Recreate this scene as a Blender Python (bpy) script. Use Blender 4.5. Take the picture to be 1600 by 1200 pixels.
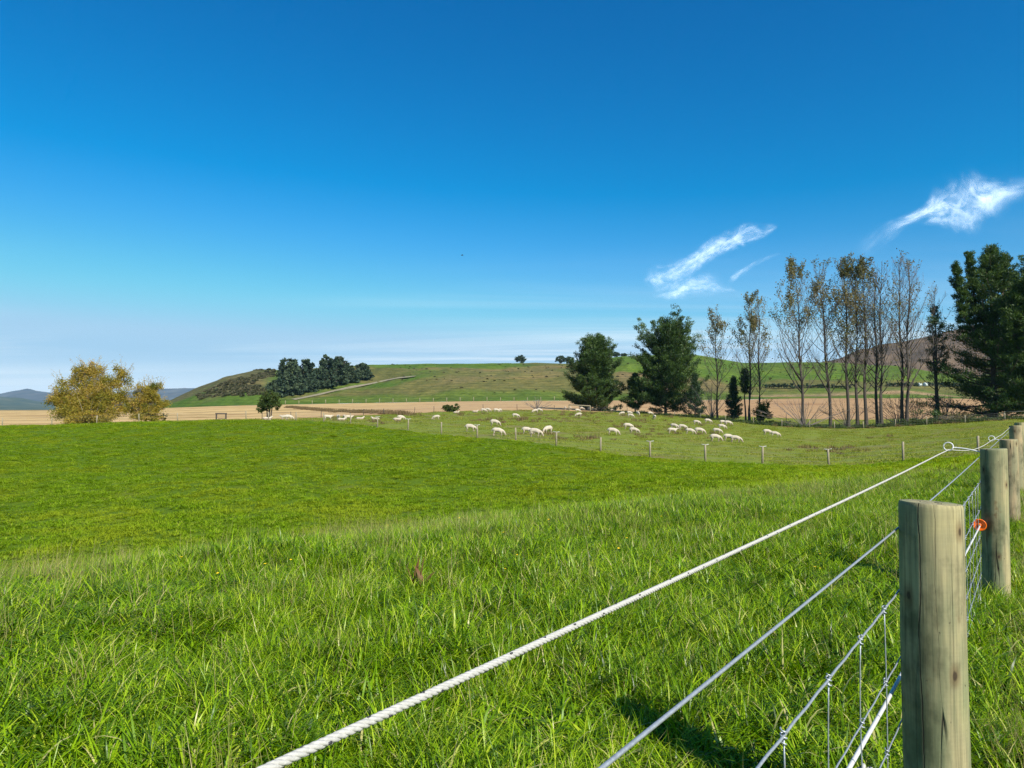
import bpy, math, random
import numpy as np
from mathutils import Vector, Matrix, Euler

for _o in list(bpy.data.objects):
    bpy.data.objects.remove(_o)
SC = bpy.context.scene
COL = SC.collection
R = math.radians

# ------------------------------------------------------------------ camera, sky, sun, exposure
F = 1067.0                      # focal length in pixels of the 1600 px wide photograph
PITCH = R(2.147)
EYE = 1.33
cam_d = bpy.data.cameras.new('camera')
cam_d.sensor_width = 36.0
cam_d.lens = F / 1600 * 36
cam_d.clip_start = 0.02
cam_d.clip_end = 60000
cam = bpy.data.objects.new('camera', cam_d)
cam.location = (0, 0, EYE)
cam.rotation_euler = (math.pi / 2 + PITCH, 0, 0)
COL.objects.link(cam)
SC.camera = cam

SUN_EL, SUN_AZ = R(39), R(146)   # azimuth clockwise from the view direction (+Y)
SUN_DIR = Vector((math.sin(SUN_AZ) * math.cos(SUN_EL), math.cos(SUN_AZ) * math.cos(SUN_EL), math.sin(SUN_EL)))
sl = bpy.data.lights.new('sun', 'SUN')
sl.energy = 4.6
sl.angle = R(0.53)
sl.color = (1.0, 0.95, 0.86)
sun = bpy.data.objects.new('sun', sl)
sun.rotation_euler = SUN_DIR.to_track_quat('Z', 'Y').to_euler()
sun.location = (60, -60, 80)
COL.objects.link(sun)


class NT:
    """small helper to write node trees"""
    def __init__(s, tree):
        s.t = tree
        s.n = tree.nodes
        s.l = tree.links

    def new(s, typ, **kw):
        n = s.n.new(typ)
        for k, v in kw.items():
            setattr(n, k, v)
        return n

    def put(s, sock, v):
        if v is None:
            return
        if isinstance(v, bpy.types.NodeSocket):
            s.l.new(v, sock)
        else:
            sock.default_value = v

    def math(s, op, a, b=None, c=None, clamp=False):
        n = s.new('ShaderNodeMath', operation=op, use_clamp=clamp)
        s.put(n.inputs[0], a)
        s.put(n.inputs[1], b)
        s.put(n.inputs[2], c)
        return n.outputs[0]

    def vmath(s, op, a, b=None):
        n = s.new('ShaderNodeVectorMath', operation=op)
        s.put(n.inputs[0], a)
        s.put(n.inputs[1], b)
        return n.outputs[0]

    def sep(s, v):
        n = s.new('ShaderNodeSeparateXYZ')
        s.put(n.inputs[0], v)
        return n.outputs

    def comb(s, x, y, z):
        n = s.new('ShaderNodeCombineXYZ')
        for i, v in enumerate((x, y, z)):
            s.put(n.inputs[i], v)
        return n.outputs[0]

    def noise(s, vec, scale=1.0, detail=4, rough=0.55, dist=0.0):
        n = s.new('ShaderNodeTexNoise')
        s.put(n.inputs['Vector'], vec)
        n.inputs['Scale'].default_value = scale
        n.inputs['Detail'].default_value = detail
        n.inputs['Roughness'].default_value = rough
        n.inputs['Distortion'].default_value = dist
        return n.outputs[0]

    def ramp(s, fac, stops):
        n = s.new('ShaderNodeValToRGB')
        e = n.color_ramp.elements
        while len(e) < len(stops):
            e.new(0.5)
        for el, (p, c) in zip(e, stops):
            el.position = p
            el.color = (*c, 1) if len(c) == 3 else c
        s.put(n.inputs[0], fac)
        return n.outputs[0]

    def mapr(s, v, a, b, c=0.0, d=1.0, smooth=False):
        n = s.new('ShaderNodeMapRange')
        if smooth:
            n.interpolation_type = 'SMOOTHSTEP'
        s.put(n.inputs[0], v)
        for i, x in enumerate((a, b, c, d)):
            n.inputs[i + 1].default_value = x
        return n.outputs[0]

    def mix(s, fac, a, b, blend='MIX'):
        n = s.new('ShaderNodeMix', data_type='RGBA', blend_type=blend)
        s.put(n.inputs[0], fac)
        for i, v in ((6, a), (7, b)):
            if isinstance(v, tuple) and len(v) == 3:
                v = (*v, 1)
            s.put(n.inputs[i], v)
        return n.outputs[2]

    def attr(s, name):
        n = s.new('ShaderNodeAttribute', attribute_name=name)
        return n.outputs['Fac']

    def attrcol(s, name):
        n = s.new('ShaderNodeAttribute', attribute_name=name)
        return n.outputs['Color']


SKY_STRENGTH = 0.10
world = bpy.data.worlds.new('World')
SC.world = world
world.use_nodes = True
w = NT(world.node_tree)
bg = world.node_tree.nodes['Background']
sky = w.new('ShaderNodeTexSky', sky_type='NISHITA')
sky.sun_disc = False
sky.sun_elevation = SUN_EL
sky.sun_rotation = SUN_AZ
sky.altitude = 300
sky.air_density = 1.0
sky.dust_density = 0.6
sky.ozone_density = 3.0
hs = w.new('ShaderNodeHueSaturation')
hs.inputs['Saturation'].default_value = 1.35
hs.inputs['Hue'].default_value = 0.485
w.put(hs.inputs['Color'], sky.outputs[0])
# the photograph's deep polarised blue: one response per colour channel over the whole sky
sr, sg, sb = w.sep(w.vmath('MULTIPLY', hs.outputs[0], (.1, .1, .1)))
gch = w.math('MULTIPLY', w.math('POWER', sg, 1.2), 9.5)
bch = w.math('MAXIMUM', w.math('MULTIPLY', sb, 9.0), w.math('MULTIPLY', gch, 1.22))
gch = w.math('SMOOTH_MIN', gch, 4.0, 1.0)
bch = w.math('SMOOTH_MIN', bch, 5.3, .8)
rch = w.math('MAXIMUM', w.math('MULTIPLY', w.math('SUBTRACT', sr, .052), 9.5), 0.0)
rch = w.math('SMOOTH_MIN', rch, w.math('MULTIPLY', gch, .62), .4)
skyb = w.comb(rch, gch, bch)
# thin high cirrus veil low over the horizon, all the way round
tc = w.new('ShaderNodeTexCoord')
d = w.vmath('NORMALIZE', tc.outputs['Generated'])
dx, dy, dz = w.sep(d)
dzc = w.math('ADD', w.math('MAXIMUM', dz, 0.0), 0.035)
pl = w.comb(w.math('DIVIDE', dx, dzc), w.math('DIVIDE', dy, dzc), 0.0)
st = w.vmath('MULTIPLY', pl, (0.10, 0.42, 1.0))
n1 = w.noise(st, 1.0, 7, 0.6, 0.6)
n2 = w.noise(w.vmath('MULTIPLY', pl, (0.05, 0.09, 1.0)), 1.0, 3, 0.5)
veil = w.math('MULTIPLY', w.mapr(n1, 0.42, 0.66, 0, 1, True), w.mapr(n2, 0.39, 0.57, 0, 1, True))
band = w.math('MULTIPLY', w.mapr(dz, 0.0, 0.03, 0, 1, True), w.mapr(dz, 0.13, 0.24, 1, 0, True))
veil = w.math('MULTIPLY', w.math('MULTIPLY', veil, band), 0.95)
lowv = w.math('MULTIPLY', w.mapr(dz, -0.01, 0.082, 1, 0, True), 0.95)
skyc = w.mix(lowv, skyb, (6.6, 7.1, 7.0))
skyc = w.mix(veil, skyc, (6.0, 6.6, 6.8))
w.put(bg.inputs[0], skyc)
bg.inputs[1].default_value = SKY_STRENGTH

SC.view_settings.view_transform = 'Standard'
SC.view_settings.look = 'None'
SC.view_settings.exposure = 0.75
SC.view_settings.gamma = 1.0
SC.view_settings.use_curve_mapping = False
SC.render.engine = 'CYCLES'
SC.cycles.use_denoising = True
SC.cycles.denoiser = 'OPENIMAGEDENOISE'
SC.cycles.denoising_input_passes = 'RGB_ALBEDO_NORMAL'
SC.cycles.denoising_prefilter = 'NONE'
SC.cycles.max_bounces = 6
SC.cycles.diffuse_bounces = 3
SC.cycles.transmission_bounces = 4
SC.cycles.transparent_max_bounces = 16
SC.cycles.volume_bounces = 0
SC.cycles.caustics_reflective = False
SC.cycles.caustics_refractive = False
SC.cycles.sample_clamp_indirect = 4

# ------------------------------------------------------------------ tagging
def tag(o, label=None, cat=None, group=None, kind=None):
    if label: o['label'] = label
    if cat: o['category'] = cat
    if group: o['group'] = group
    if kind: o['kind'] = kind
    return o


def empty(name, loc, rz=0.0, label=None, cat=None, group=None):
    o = bpy.data.objects.new(name, None)
    COL.objects.link(o)
    o.location = loc
    o.rotation_euler = (0, 0, rz)
    o.empty_display_size = 0.2
    return tag(o, label, cat, group)


def link(name, me, parent=None, loc=(0, 0, 0), rot=(0, 0, 0), scl=(1, 1, 1)):
    o = bpy.data.objects.new(name, me)
    COL.objects.link(o)
    o.location = loc
    o.rotation_euler = rot
    o.scale = scl
    if parent is not None:
        o.parent = parent
    return o


def copy_tree(o, parent=None, loc=None, rz=None, scl=None):
    c = o.copy()
    COL.objects.link(c)
    if parent is not None: c.parent = parent
    if loc is not None: c.location = loc
    if rz is not None: c.rotation_euler = (0, 0, rz)
    if scl is not None: c.scale = scl
    for ch in list(o.children):
        copy_tree(ch, c)
    return c


# ------------------------------------------------------------------ mesh helpers
def np_mesh(name, verts, faces, mat=None, attrs=None, smooth=False, colors=None):
    """verts (n,3); faces (m,k) uniform; attrs {name: per-vertex float}"""
    verts = np.asarray(verts, dtype=np.float32)
    faces = np.asarray(faces, dtype=np.int32)
    me = bpy.data.meshes.new(name)
    m, k = faces.shape
    me.vertices.add(len(verts))
    me.vertices.foreach_set('co', verts.ravel())
    me.loops.add(m * k)
    me.loops.foreach_set('vertex_index', faces.ravel())
    me.polygons.add(m)
    me.polygons.foreach_set('loop_start', np.arange(0, m * k, k, dtype=np.int32))
    if smooth:
        me.polygons.foreach_set('use_smooth', np.ones(m, dtype=bool))
    for an, av in (attrs or {}).items():
        a = me.attributes.new(an, 'FLOAT', 'POINT')
        a.data.foreach_set('value', np.asarray(av, dtype=np.float32))
    for an, av in (colors or {}).items():
        a = me.attributes.new(an, 'FLOAT_COLOR', 'POINT')
        av = np.asarray(av, dtype=np.float32)
        if av.shape[1] == 3:
            av = np.hstack([av, np.ones((len(av), 1), np.float32)])
        a.data.foreach_set('color', av.ravel())
    if mat: me.materials.append(mat)
    me.update(calc_edges=True)
    me.validate()
    return me


class MB:
    """collects tubes, boxes and quads into one mesh of quads/tris"""
    def __init__(s):
        s.v, s.f, s.r = [], [], []

    def tube(s, pts, rad, sides=6, cap=True, rnd=0.5):
        pts = [Vector(p) for p in pts]
        n = len(pts)
        if not hasattr(rad, '__len__'): rad = [rad] * n
        base = len(s.v)
        up = Vector((0, 0, 1))
        for i, p in enumerate(pts):
            t = (pts[min(i + 1, n - 1)] - pts[max(i - 1, 0)])
            if t.length < 1e-9: t = Vector((0, 0, 1))
            t.normalize()
            a = t.cross(up)
            if a.length < 0.05: a = t.cross(Vector((1, 0, 0)))
            a.normalize()
            b = t.cross(a)
            for k in range(sides):
                an = 2 * math.pi * k / sides
                q = p + (a * math.cos(an) + b * math.sin(an)) * rad[i]
                s.v.append((q.x, q.y, q.z)); s.r.append(rnd)
        for i in range(n - 1):
            for k in range(sides):
                k2 = (k + 1) % sides
                s.f.append((base + i * sides + k, base + i * sides + k2, base + (i + 1) * sides + k2, base + (i + 1) * sides + k))
        if cap:
            for ring in (0, n - 1):
                c = len(s.v)
                s.v.append(tuple(pts[ring])); s.r.append(rnd)
                for k in range(sides):
                    a0 = base + ring * sides + k
                    a1 = base + ring * sides + (k + 1) % sides
                    s.f.append((a0, a1, c, c) if ring else (a1, a0, c, c))

    def box(s, c, size, rnd=0.5, mat=None):
        b = len(s.v)
        for dx in (-.5, .5):
            for dy in (-.5, .5):
                for dz in (-.5, .5):
                    q = Vector((dx * size[0], dy * size[1], dz * size[2]))
                    if mat is not None: q = mat @ q
                    s.v.append((c[0] + q.x, c[1] + q.y, c[2] + q.z)); s.r.append(rnd)
        for f in ((0, 1, 3, 2), (4, 6, 7, 5), (0, 4, 5, 1), (2, 3, 7, 6), (0, 2, 6, 4), (1, 5, 7, 3)):
            s.f.append(tuple(b + i for i in f))

    def mesh(s, name, mat, smooth=True):
        me = bpy.data.meshes.new(name)
        fs = [f if f[2] != f[3] else f[:3] for f in s.f]
        me.from_pydata(s.v, [], fs)
        a = me.attributes.new('rnd', 'FLOAT', 'POINT')
        a.data.foreach_set('value', np.asarray(s.r, np.float32))
        if smooth:
            me.polygons.foreach_set('use_smooth', np.ones(len(me.polygons), bool))
        me.materials.append(mat)
        me.update()
        return me


# ------------------------------------------------------------------ materials
def new_mat(name):
    m = bpy.data.materials.new(name)
    m.use_nodes = True
    t = NT(m.node_tree)
    return m, t, m.node_tree.nodes['Principled BSDF'], m.node_tree.nodes['Material Output']


def pos_node(t):
    return t.new('ShaderNodeNewGeometry').outputs['Position']


def leaf_mat(name, stops, trans=0.35, rough=0.55, spec=0.3, tint=(1.25, 1.15, 0.6), patch=None, patch_scale=0.15, inst=0.0):
    """foliage: colour from the per-leaf random value, some light passes through the leaf"""
    m, t, p, out = new_mat(name)
    r = t.attr('rnd')
    if inst:
        oi = t.new('ShaderNodeObjectInfo').outputs['Random']
        r = t.math('ADD', r, t.math('MULTIPLY', t.math('SUBTRACT', oi, 0.5), inst), clamp=True)
    c = t.ramp(r, stops)
    if patch:
        n = t.noise(pos_node(t), patch_scale, 4, 0.6)
        c = t.mix(t.mapr(n, 0.44, 0.66, 0, 1, True), c, patch)
    t.put(p.inputs['Base Color'], c)
    p.inputs['Roughness'].default_value = rough
    p.inputs['Specular IOR Level'].default_value = spec
    tr = t.new('ShaderNodeBsdfTranslucent')
    t.put(tr.inputs[0], t.mix(1.0, c, tint, 'MULTIPLY'))
    mx = t.new('ShaderNodeMixShader')
    mx.inputs[0].default_value = trans
    t.l.new(p.outputs[0], mx.inputs[1])
    t.l.new(tr.outputs[0], mx.inputs[2])
    t.l.new(mx.outputs[0], out.inputs[0])
    return m


def plain_mat(name, col, rough=0.6, metal=0.0, var=0.25, scale=30.0, bump=0.0, spec=0.4):
    m, t, p, out = new_mat(name)
    tcn = t.new('ShaderNodeTexCoord').outputs['Object']
    n = t.noise(tcn, scale, 4, 0.6)
    dk = tuple(c * (1 - var) for c in col)
    lt = tuple(min(1, c * (1 + var)) for c in col)
    t.put(p.inputs['Base Color'], t.ramp(n, [(0.3, dk), (0.7, lt)]))
    p.inputs['Roughness'].default_value = rough
    p.inputs['Metallic'].default_value = metal
    p.inputs['Specular IOR Level'].default_value = spec
    if bump:
        b = t.new('ShaderNodeBump')
        b.inputs['Strength'].default_value = bump
        b.inputs['Distance'].default_value = 0.01
        t.put(b.inputs['Height'], n)
        t.put(p.inputs['Normal'], b.outputs[0])
    return m


def wood_mat(name, base, dark, green=None, scale=1.0):
    """round treated pine: grain along the post, drying cracks, turning marks, stains"""
    m, t, p, out = new_mat(name)
    tcn = t.new('ShaderNodeTexCoord').outputs['Object']
    oi = t.new('ShaderNodeObjectInfo').outputs['Random']
    tcn = t.vmath('ADD', tcn, t.comb(t.math('MULTIPLY', oi, 7.0), t.math('MULTIPLY', oi, 3.0), t.math('MULTIPLY', oi, 11.0)))
    grain = t.noise(t.vmath('MULTIPLY', tcn, (110 * scale, 110 * scale, 2.6)), 1.0, 6, 0.65)
    broad = t.noise(t.vmath('MULTIPLY', tcn, (9, 9, 1.3)), 1.0, 4, 0.6)
    c = t.ramp(grain, [(0.25, dark), (0.55, base), (0.85, tuple(min(1, x * 1.25) for x in base))])
    if green:
        c = t.mix(t.mapr(broad, 0.38, 0.62, 0, 0.85, True), c, green)
    stain = t.noise(t.vmath('MULTIPLY', tcn, (14, 14, 9)), 1.0, 3, 0.5)
    c = t.mix(t.mapr(stain, 0.66, 0.78, 0, 0.75, True), c, (0.16, 0.085, 0.035))
    spots = t.noise(t.vmath('MULTIPLY', tcn, (60, 60, 30)), 1.0, 2, 0.5)
    c = t.mix(t.mapr(spots, 0.72, 0.78, 0, 0.8, True), c, (0.03, 0.025, 0.018))
    ox, oy, oz = t.sep(t.new('ShaderNodeTexCoord').outputs['Object'])
    ang = t.math('ARCTAN2', oy, ox)
    seams = None
    for ca, wd, zf in ((-2.53, .022, 1.0), (-1.98, .0065, 2.0), (-1.2, .005, 4.0), (.6, .02, 6.0), (1.9, .012, 7.0)):
        wv = t.noise(t.comb(0.0, t.math('ADD', zf, oi), t.math('MULTIPLY', oz, 3.2)), 1.0, 4, .55)
        off_ = t.math('ABSOLUTE', t.math('SUBTRACT', ang, t.math('ADD', ca, t.math('MULTIPLY', t.math('SUBTRACT', wv, .5), .42))))
        on = t.mapr(t.noise(t.comb(zf * 3, oi, t.math('MULTIPLY', oz, 2.6)), 1.0, 2, .5), .36, .46, 0, 1)
        mk = t.math('MULTIPLY', t.mapr(off_, wd * .4, wd, 1, 0), on)
        seams = mk if seams is None else t.math('MAXIMUM', seams, mk)
    for ka, kz in ((-1.50, .60), (-2.92, .80), (-1.15, .985), (.4, .45), (1.6, .9), (2.6, .3)):      # knots
        kd = t.math('SQRT', t.math('ADD', t.math('POWER', t.math('MULTIPLY', t.math('SUBTRACT', ang, ka), .085), 2.0), t.math('POWER', t.math('MULTIPLY', t.math('SUBTRACT', oz, t.math('ADD', kz, t.math('MULTIPLY', oi, .05))), .55), 2.0)))
        kn = t.math('ADD', kd, t.math('MULTIPLY', t.math('SUBTRACT', grain, .5), .010))
        c = t.mix(t.mapr(kn, .006, .026, .6, 0, True), c, (.12, .07, .03))
        c = t.mix(t.mapr(kn, .004, .009, .9, 0, True), c, (.045, .030, .018))
    wav = t.noise(t.vmath('MULTIPLY', tcn, (13, 13, 0.55)), 1.0, 2.5, 0.5)
    crack = t.math('ABSOLUTE', t.math('SUBTRACT', wav, 0.5))
    cm = t.mapr(crack, 0.0, 0.011, 1, 0)
    brk = t.mapr(t.noise(t.vmath('MULTIPLY', tcn, (6, 6, 2.0)), 1.0, 2, 0.5), 0.42, 0.52, 0, 1)
    cm = t.math('MULTIPLY', cm, brk)
    cm = t.math('MAXIMUM', cm, seams)
    c = t.mix(1.0, c, t.ramp(t.noise(t.vmath('MULTIPLY', tcn, (5, 5, 150)), 1.0, 3, .6), [(.3, (.955, .955, .95)), (.7, (1.02, 1.02, 1.02))]), 'MULTIPLY')
    big = t.noise(t.vmath('MULTIPLY', tcn, (7, 7, 4)), 1.0, 5, .6)
    c = t.mix(1.0, c, t.ramp(big, [(.34, (.42, .44, .42)), (.48, (.95, .95, .95)), (.68, (1.2, 1.17, 1.08))]), 'MULTIPLY')
    c = t.mix(cm, c, (0.018, 0.014, 0.010))
    t.put(p.inputs['Base Color'], c)
    p.inputs['Roughness'].default_value = 0.8
    p.inputs['Specular IOR Level'].default_value = 0.25
    lathe = t.noise(t.vmath('MULTIPLY', tcn, (2, 2, 240)), 1.0, 2, 0.5)
    h = t.math('ADD', t.math('MULTIPLY', grain, 0.5), t.math('MULTIPLY', lathe, 0.05))
    h = t.math('SUBTRACT', h, t.math('MULTIPLY', cm, 2.5))
    b = t.new('ShaderNodeBump')
    b.inputs['Strength'].default_value = 0.55
    b.inputs['Distance'].default_value = 0.003
    t.put(b.inputs['Height'], h)
    t.put(p.inputs['Normal'], b.outputs[0])
    return m


# ------------------------------------------------------------------ numeric helpers
def pchip(xk, yk, x):
    xk = np.asarray(xk, float); yk = np.asarray(yk, float)
    h = np.diff(xk); dl = np.diff(yk) / h
    m = np.zeros_like(yk)
    m[0], m[-1] = dl[0], dl[-1]
    for i in range(1, len(xk) - 1):
        if dl[i - 1] * dl[i] > 0:
            w1, w2 = 2 * h[i] + h[i - 1], h[i] + 2 * h[i - 1]
            m[i] = (w1 + w2) / (w1 / dl[i - 1] + w2 / dl[i])
    x = np.clip(x, xk[0], xk[-1])
    i = np.clip(np.searchsorted(xk, x, side='right') - 1, 0, len(xk) - 2)
    tt = (x - xk[i]) / h[i]
    return ((1 + 2 * tt) * (1 - tt) ** 2 * yk[i] + tt * (1 - tt) ** 2 * h[i] * m[i]
            + tt * tt * (3 - 2 * tt) * yk[i + 1] + tt * tt * (tt - 1) * h[i] * m[i + 1])


_rng = np.random.default_rng(11)
_tab = _rng.random((256, 256))


def vnoise(x, y):
    x = np.asarray(x, float); y = np.asarray(y, float)
    xi = np.floor(x).astype(int); yi = np.floor(y).astype(int)
    fx = x - xi; fy = y - yi
    fx = fx * fx * (3 - 2 * fx); fy = fy * fy * (3 - 2 * fy)
    a = _tab[xi & 255, yi & 255]; b = _tab[(xi + 1) & 255, yi & 255]
    c = _tab[xi & 255, (yi + 1) & 255]; e = _tab[(xi + 1) & 255, (yi + 1) & 255]
    return (a * (1 - fx) + b * fx) * (1 - fy) + (c * (1 - fx) + e * fx) * fy - 0.5


def fbm(x, y, o=4):
    s = 0; a = 1.0
    for k in range(o):
        s = s + a * vnoise(x * 2 ** k + 17.3 * k, y * 2 ** k + 5.1 * k)
        a *= 0.5
    return s


_cp, _sp = math.cos(PITCH), math.sin(PITCH)


def ray(px, py):
    """direction through a point of the photograph, scaled so that its forward part is 1"""
    u = (px - 800) / F; v = (600 - py) / F
    den = _cp - v * _sp
    return u / den, (_sp + v * _cp) / den


def at(px, py, Y):
    a, b = ray(px, py)
    return Vector((a * Y, Y, EYE + b * Y))


# ------------------------------------------------------------------ the lie of the land
# For nine bearings: (distance, height) or (distance, 'r', row at which that ground is seen)
TAB = {
    -700: [(.3, 0), (3, 0), (5, -.1), (6, -.3), (9, -1.3), (14, -2.7), (20, -3.9), (30, -3.5), (45, -3.1), (62, -2.2), (80, -1.5), (92, -1.1), (110, -1.3), (180, -1.6), (300, -.9), (600, .6)],
    0: [(.3, 0), (3, 0), (5, -.05), (6.2, -.25), (9, -1.25), (14, -2.8), (20, 'r', 888), (30, 'r', 812), (45, 'r', 749), (62, 'r', 703), (80, 'r', 676), (92, 'r', 666), (105, 'r', 667), (125, 'r', 665), (180, 'r', 657), (300, 'r', 648), (600, 'r', 641.3)],
    400: [(.3, 0), (4, 0), (6, -.05), (7.3, -.2), (10, -.9), (15, -2.2), (21, 'r', 856), (32, 'r', 791), (46, 'r', 738), (62, 'r', 697), (77, 'r', 667), (86, 'r', 657.5), (97, 'r', 656.5), (125, 'r', 655.5), (180, 'r', 649), (300, 'r', 637), (390, 'r', 633)],
    800: [(.3, 0), (5, 0), (7.5, -.05), (9, -.16), (12, -.7), (17, -1.7), (24, 'r', 812), (34, 'r', 765), (46, 'r', 719), (60, 'r', 687), (75, 'r', 673), (100, 'r', 658), (125, 'r', 648), (150, 'r', 641), (160, 'r', 640), (220, 'r', 633.5), (300, 'r', 629.5), (380, 'r', 626.5)],
    1100: [(.3, 0), (6, 0), (9, -.05), (12, -.32), (18, -1.0), (25, 'r', 772), (35, 'r', 742), (47, 'r', 722), (62, 'r', 701), (80, 'r', 682), (110, 'r', 664), (140, 'r', 654), (165, 'r', 651), (190, 'r', 647.5), (260, 'r', 634), (380, 'r', 625)],
    1300: [(.3, 0), (8, 0), (12, -.1), (16, -.45), (22, -1.05), (30, 'r', 743), (45, 'r', 728), (60, 'r', 710), (80, 'r', 692), (100, 'r', 677), (112, 'r', 670), (130, 'r', 667), (170, 'r', 658), (210, 'r', 648), (300, 'r', 630), (380, 'r', 622)],
    1450: [(.3, 0), (10, 0), (16, -.25), (24, -.9), (32, 'r', 733), (43, 'r', 719), (60, 'r', 701), (80, 'r', 683), (100, 'r', 668), (115, 'r', 661), (150, 'r', 659), (190, 'r', 651), (270, 'r', 632), (370, 'r', 622)],
    1600: [(.3, 0), (12, 0), (20, -.15), (30, -.6), (43, 'r', 703), (60, 'r', 682), (80, 'r', 666), (95, 'r', 657), (105, 'r', 655), (150, 'r', 654), (190, 'r', 650), (270, 'r', 635), (360, 'r', 624)],
    2300: [(.3, 0), (20, 0), (40, -.3), (80, 0), (100, .3), (200, 1), (360, 5)],
}
PXG = np.linspace(-700, 2300, 151)
LYG = np.linspace(math.log(.3), math.log(14000), 420)
_cols = sorted(TAB)
_zc = []
for c in _cols:
    ys, zs = [], []
    for e in TAB[c]:
        ys.append(math.log(e[0]))
        zs.append(e[1] if e[1] != 'r' else EYE + ray(c, e[2])[1] * e[0])
    _zc.append(pchip(ys, zs, LYG))
_zc = np.array(_zc)
ZG = np.array([pchip(_cols, _zc[:, j], PXG) for j in range(len(LYG))]).T     # (px, logY)


def ground0(X, Y):
    X = np.asarray(X, float); Y = np.asarray(Y, float)
    Yc = np.maximum(Y, .3)
    px = np.clip(800 + F * X / Yc, -700, 2299.9)
    ly = np.clip(np.log(Yc), LYG[0], LYG[-1] - 1e-6)
    a = (px - PXG[0]) / (PXG[1] - PXG[0]); i = np.minimum(a.astype(int), len(PXG) - 2); a = a - i
    b = (ly - LYG[0]) / (LYG[1] - LYG[0]); j = np.minimum(b.astype(int), len(LYG) - 2); b = b - j
    return (ZG[i, j] * (1 - a) * (1 - b) + ZG[i + 1, j] * a * (1 - b) + ZG[i, j + 1] * (1 - a) * b + ZG[i + 1, j + 1] * a * b)


def ground(X, Y):
    X = np.asarray(X, float); Y = np.asarray(Y, float)
    z = ground0(X, Y)
    amp = np.interp(Y, [0, 6, 20, 60, 200, 500], [.02, .04, .07, .12, .25, .3])
    return z + amp * fbm(X * .35, Y * .35, 3) * np.interp(Y, [0, 300], [1, .6]) + np.interp(Y, [0, 2, 12, 30], [.03, .05, .06, 0]) * fbm(X * 1.9 + 40, Y * 1.9, 2)


def gz(x, y):
    return float(ground(np.array([x]), np.array([y]))[0])


_fx = [-700, 0, 200, 400, 463, 506, 548, 590, 638, 690, 746, 806, 869, 938, 1015, 1101, 1190, 1293, 1409, 1526, 1600, 2300]
_fy = [98, 96, 94, 88, 87, 85, 82, 78, 73, 68, 63, 59, 55.5, 52, 49.5, 48, 46.8, 45.6, 44.4, 43, 42.5, 42]
def Yfence(px): return pchip(_fx, _fy, px)
_bx = [-700, 0, 250, 400, 600, 800, 900, 1000, 1054, 1100, 1177, 1221, 1264, 1303, 1348, 1447, 1507, 1569, 1600, 2300]
_by = [118, 116, 114, 118, 138, 150, 155, 160, 152, 138, 122, 117, 114, 112, 110, 107, 104, 101, 100, 100]
def Yback(px): return pchip(_bx, _by, px)
_sx = [-700, 0, 250, 400, 600, 800, 950, 1050, 1150, 1300, 1450, 1600, 2300]
_sy = [118.5, 116.5, 114.5, 118.5, 138.5, 150.5, 160, 180, 185, 180, 175, 170, 170]
def Ystub(px): return pchip(_sx, _sy, px)
_tx = [-700, 0, 150, 235, 300, 400, 800, 1100, 1300, 1450, 1600, 2300]
_ty = [640, 600, 560, 480, 430, 390, 380, 380, 375, 365, 355, 355]
def Ytoe(px): return pchip(_tx, _ty, px)
_rx = [235, 250, 275, 310, 350, 400, 430, 500, 580, 655, 780, 822, 842, 887, 930, 970, 1025, 1080, 1100, 1162, 1200, 1250, 1300, 1400, 1500, 1600, 1800, 2300]
_rr = [640, 634, 621, 604.5, 590.5, 581.5, 579.5, 575, 571, 569.2, 568.8, 568, 567.5, 568.5, 562, 557, 555.5, 556, 557.5, 567, 567, 566, 567, 574, 590, 598, 600, 600]
def ridge_row(px): return np.interp(px, _rx, _rr)
def Yridge(px): return np.interp(px, [235, 350, 500, 900, 1300, 2300], [560, 620, 650, 660, 680, 660])


def hill(X, Y):
    """height of the hill above the plain"""
    X = np.asarray(X, float); Y = np.asarray(Y, float)
    px = 800 + F * X / Y
    yt, yr = Ytoe(px), Yridge(px)
    zt = ground0(X / Y * yt, yt) + .05
    zr = EYE + (_sp + (600 - ridge_row(px)) / F * _cp) / (_cp - (600 - ridge_row(px)) / F * _sp) * yr
    t = (Y - yt) / (yr - yt)
    tc_ = np.clip(t, 0, 1)
    prof = np.where(tc_ < .12, tc_ * .55 + 0 * tc_, .066 + (1 - .066) * (1 - (1 - (tc_ - .12) / .88) ** 1.45))
    wgt = np.clip(tc_ * (1 - tc_) * 4, 0, 1)
    gul = fbm(X * .018 + 3, Y * .012 + 9, 4) * 6.0 + fbm(X * .09, Y * .05, 3) * 1.8
    z = zt + np.maximum(zr - zt, 0.0) * prof + gul * wgt * np.clip((zr - zt) / 30, 0, 1)
    z = z + np.where(t > 1, -(t - 1) * 2.0, 0)
    return z


def hit(px, py, on='ground', y0=2.0, y1=None):
    """where the sight line through a photo point meets the ground (or the hill)"""
    a, b = ray(px, py)
    Ys = np.exp(np.linspace(math.log(y0), math.log(y1 or 700), 3000))
    z = ground(a * Ys, Ys) if on == 'ground' else hill(a * Ys, Ys)
    below = np.where(EYE + b * Ys < z)[0]
    Y = Ys[below[0]] if len(below) else Ys[-1]
    zz = gz(a * Y, Y) if on == 'ground' else float(hill(np.array([a * Y]), np.array([Y]))[0])
    return Vector((a * Y, Y, zz))


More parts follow.
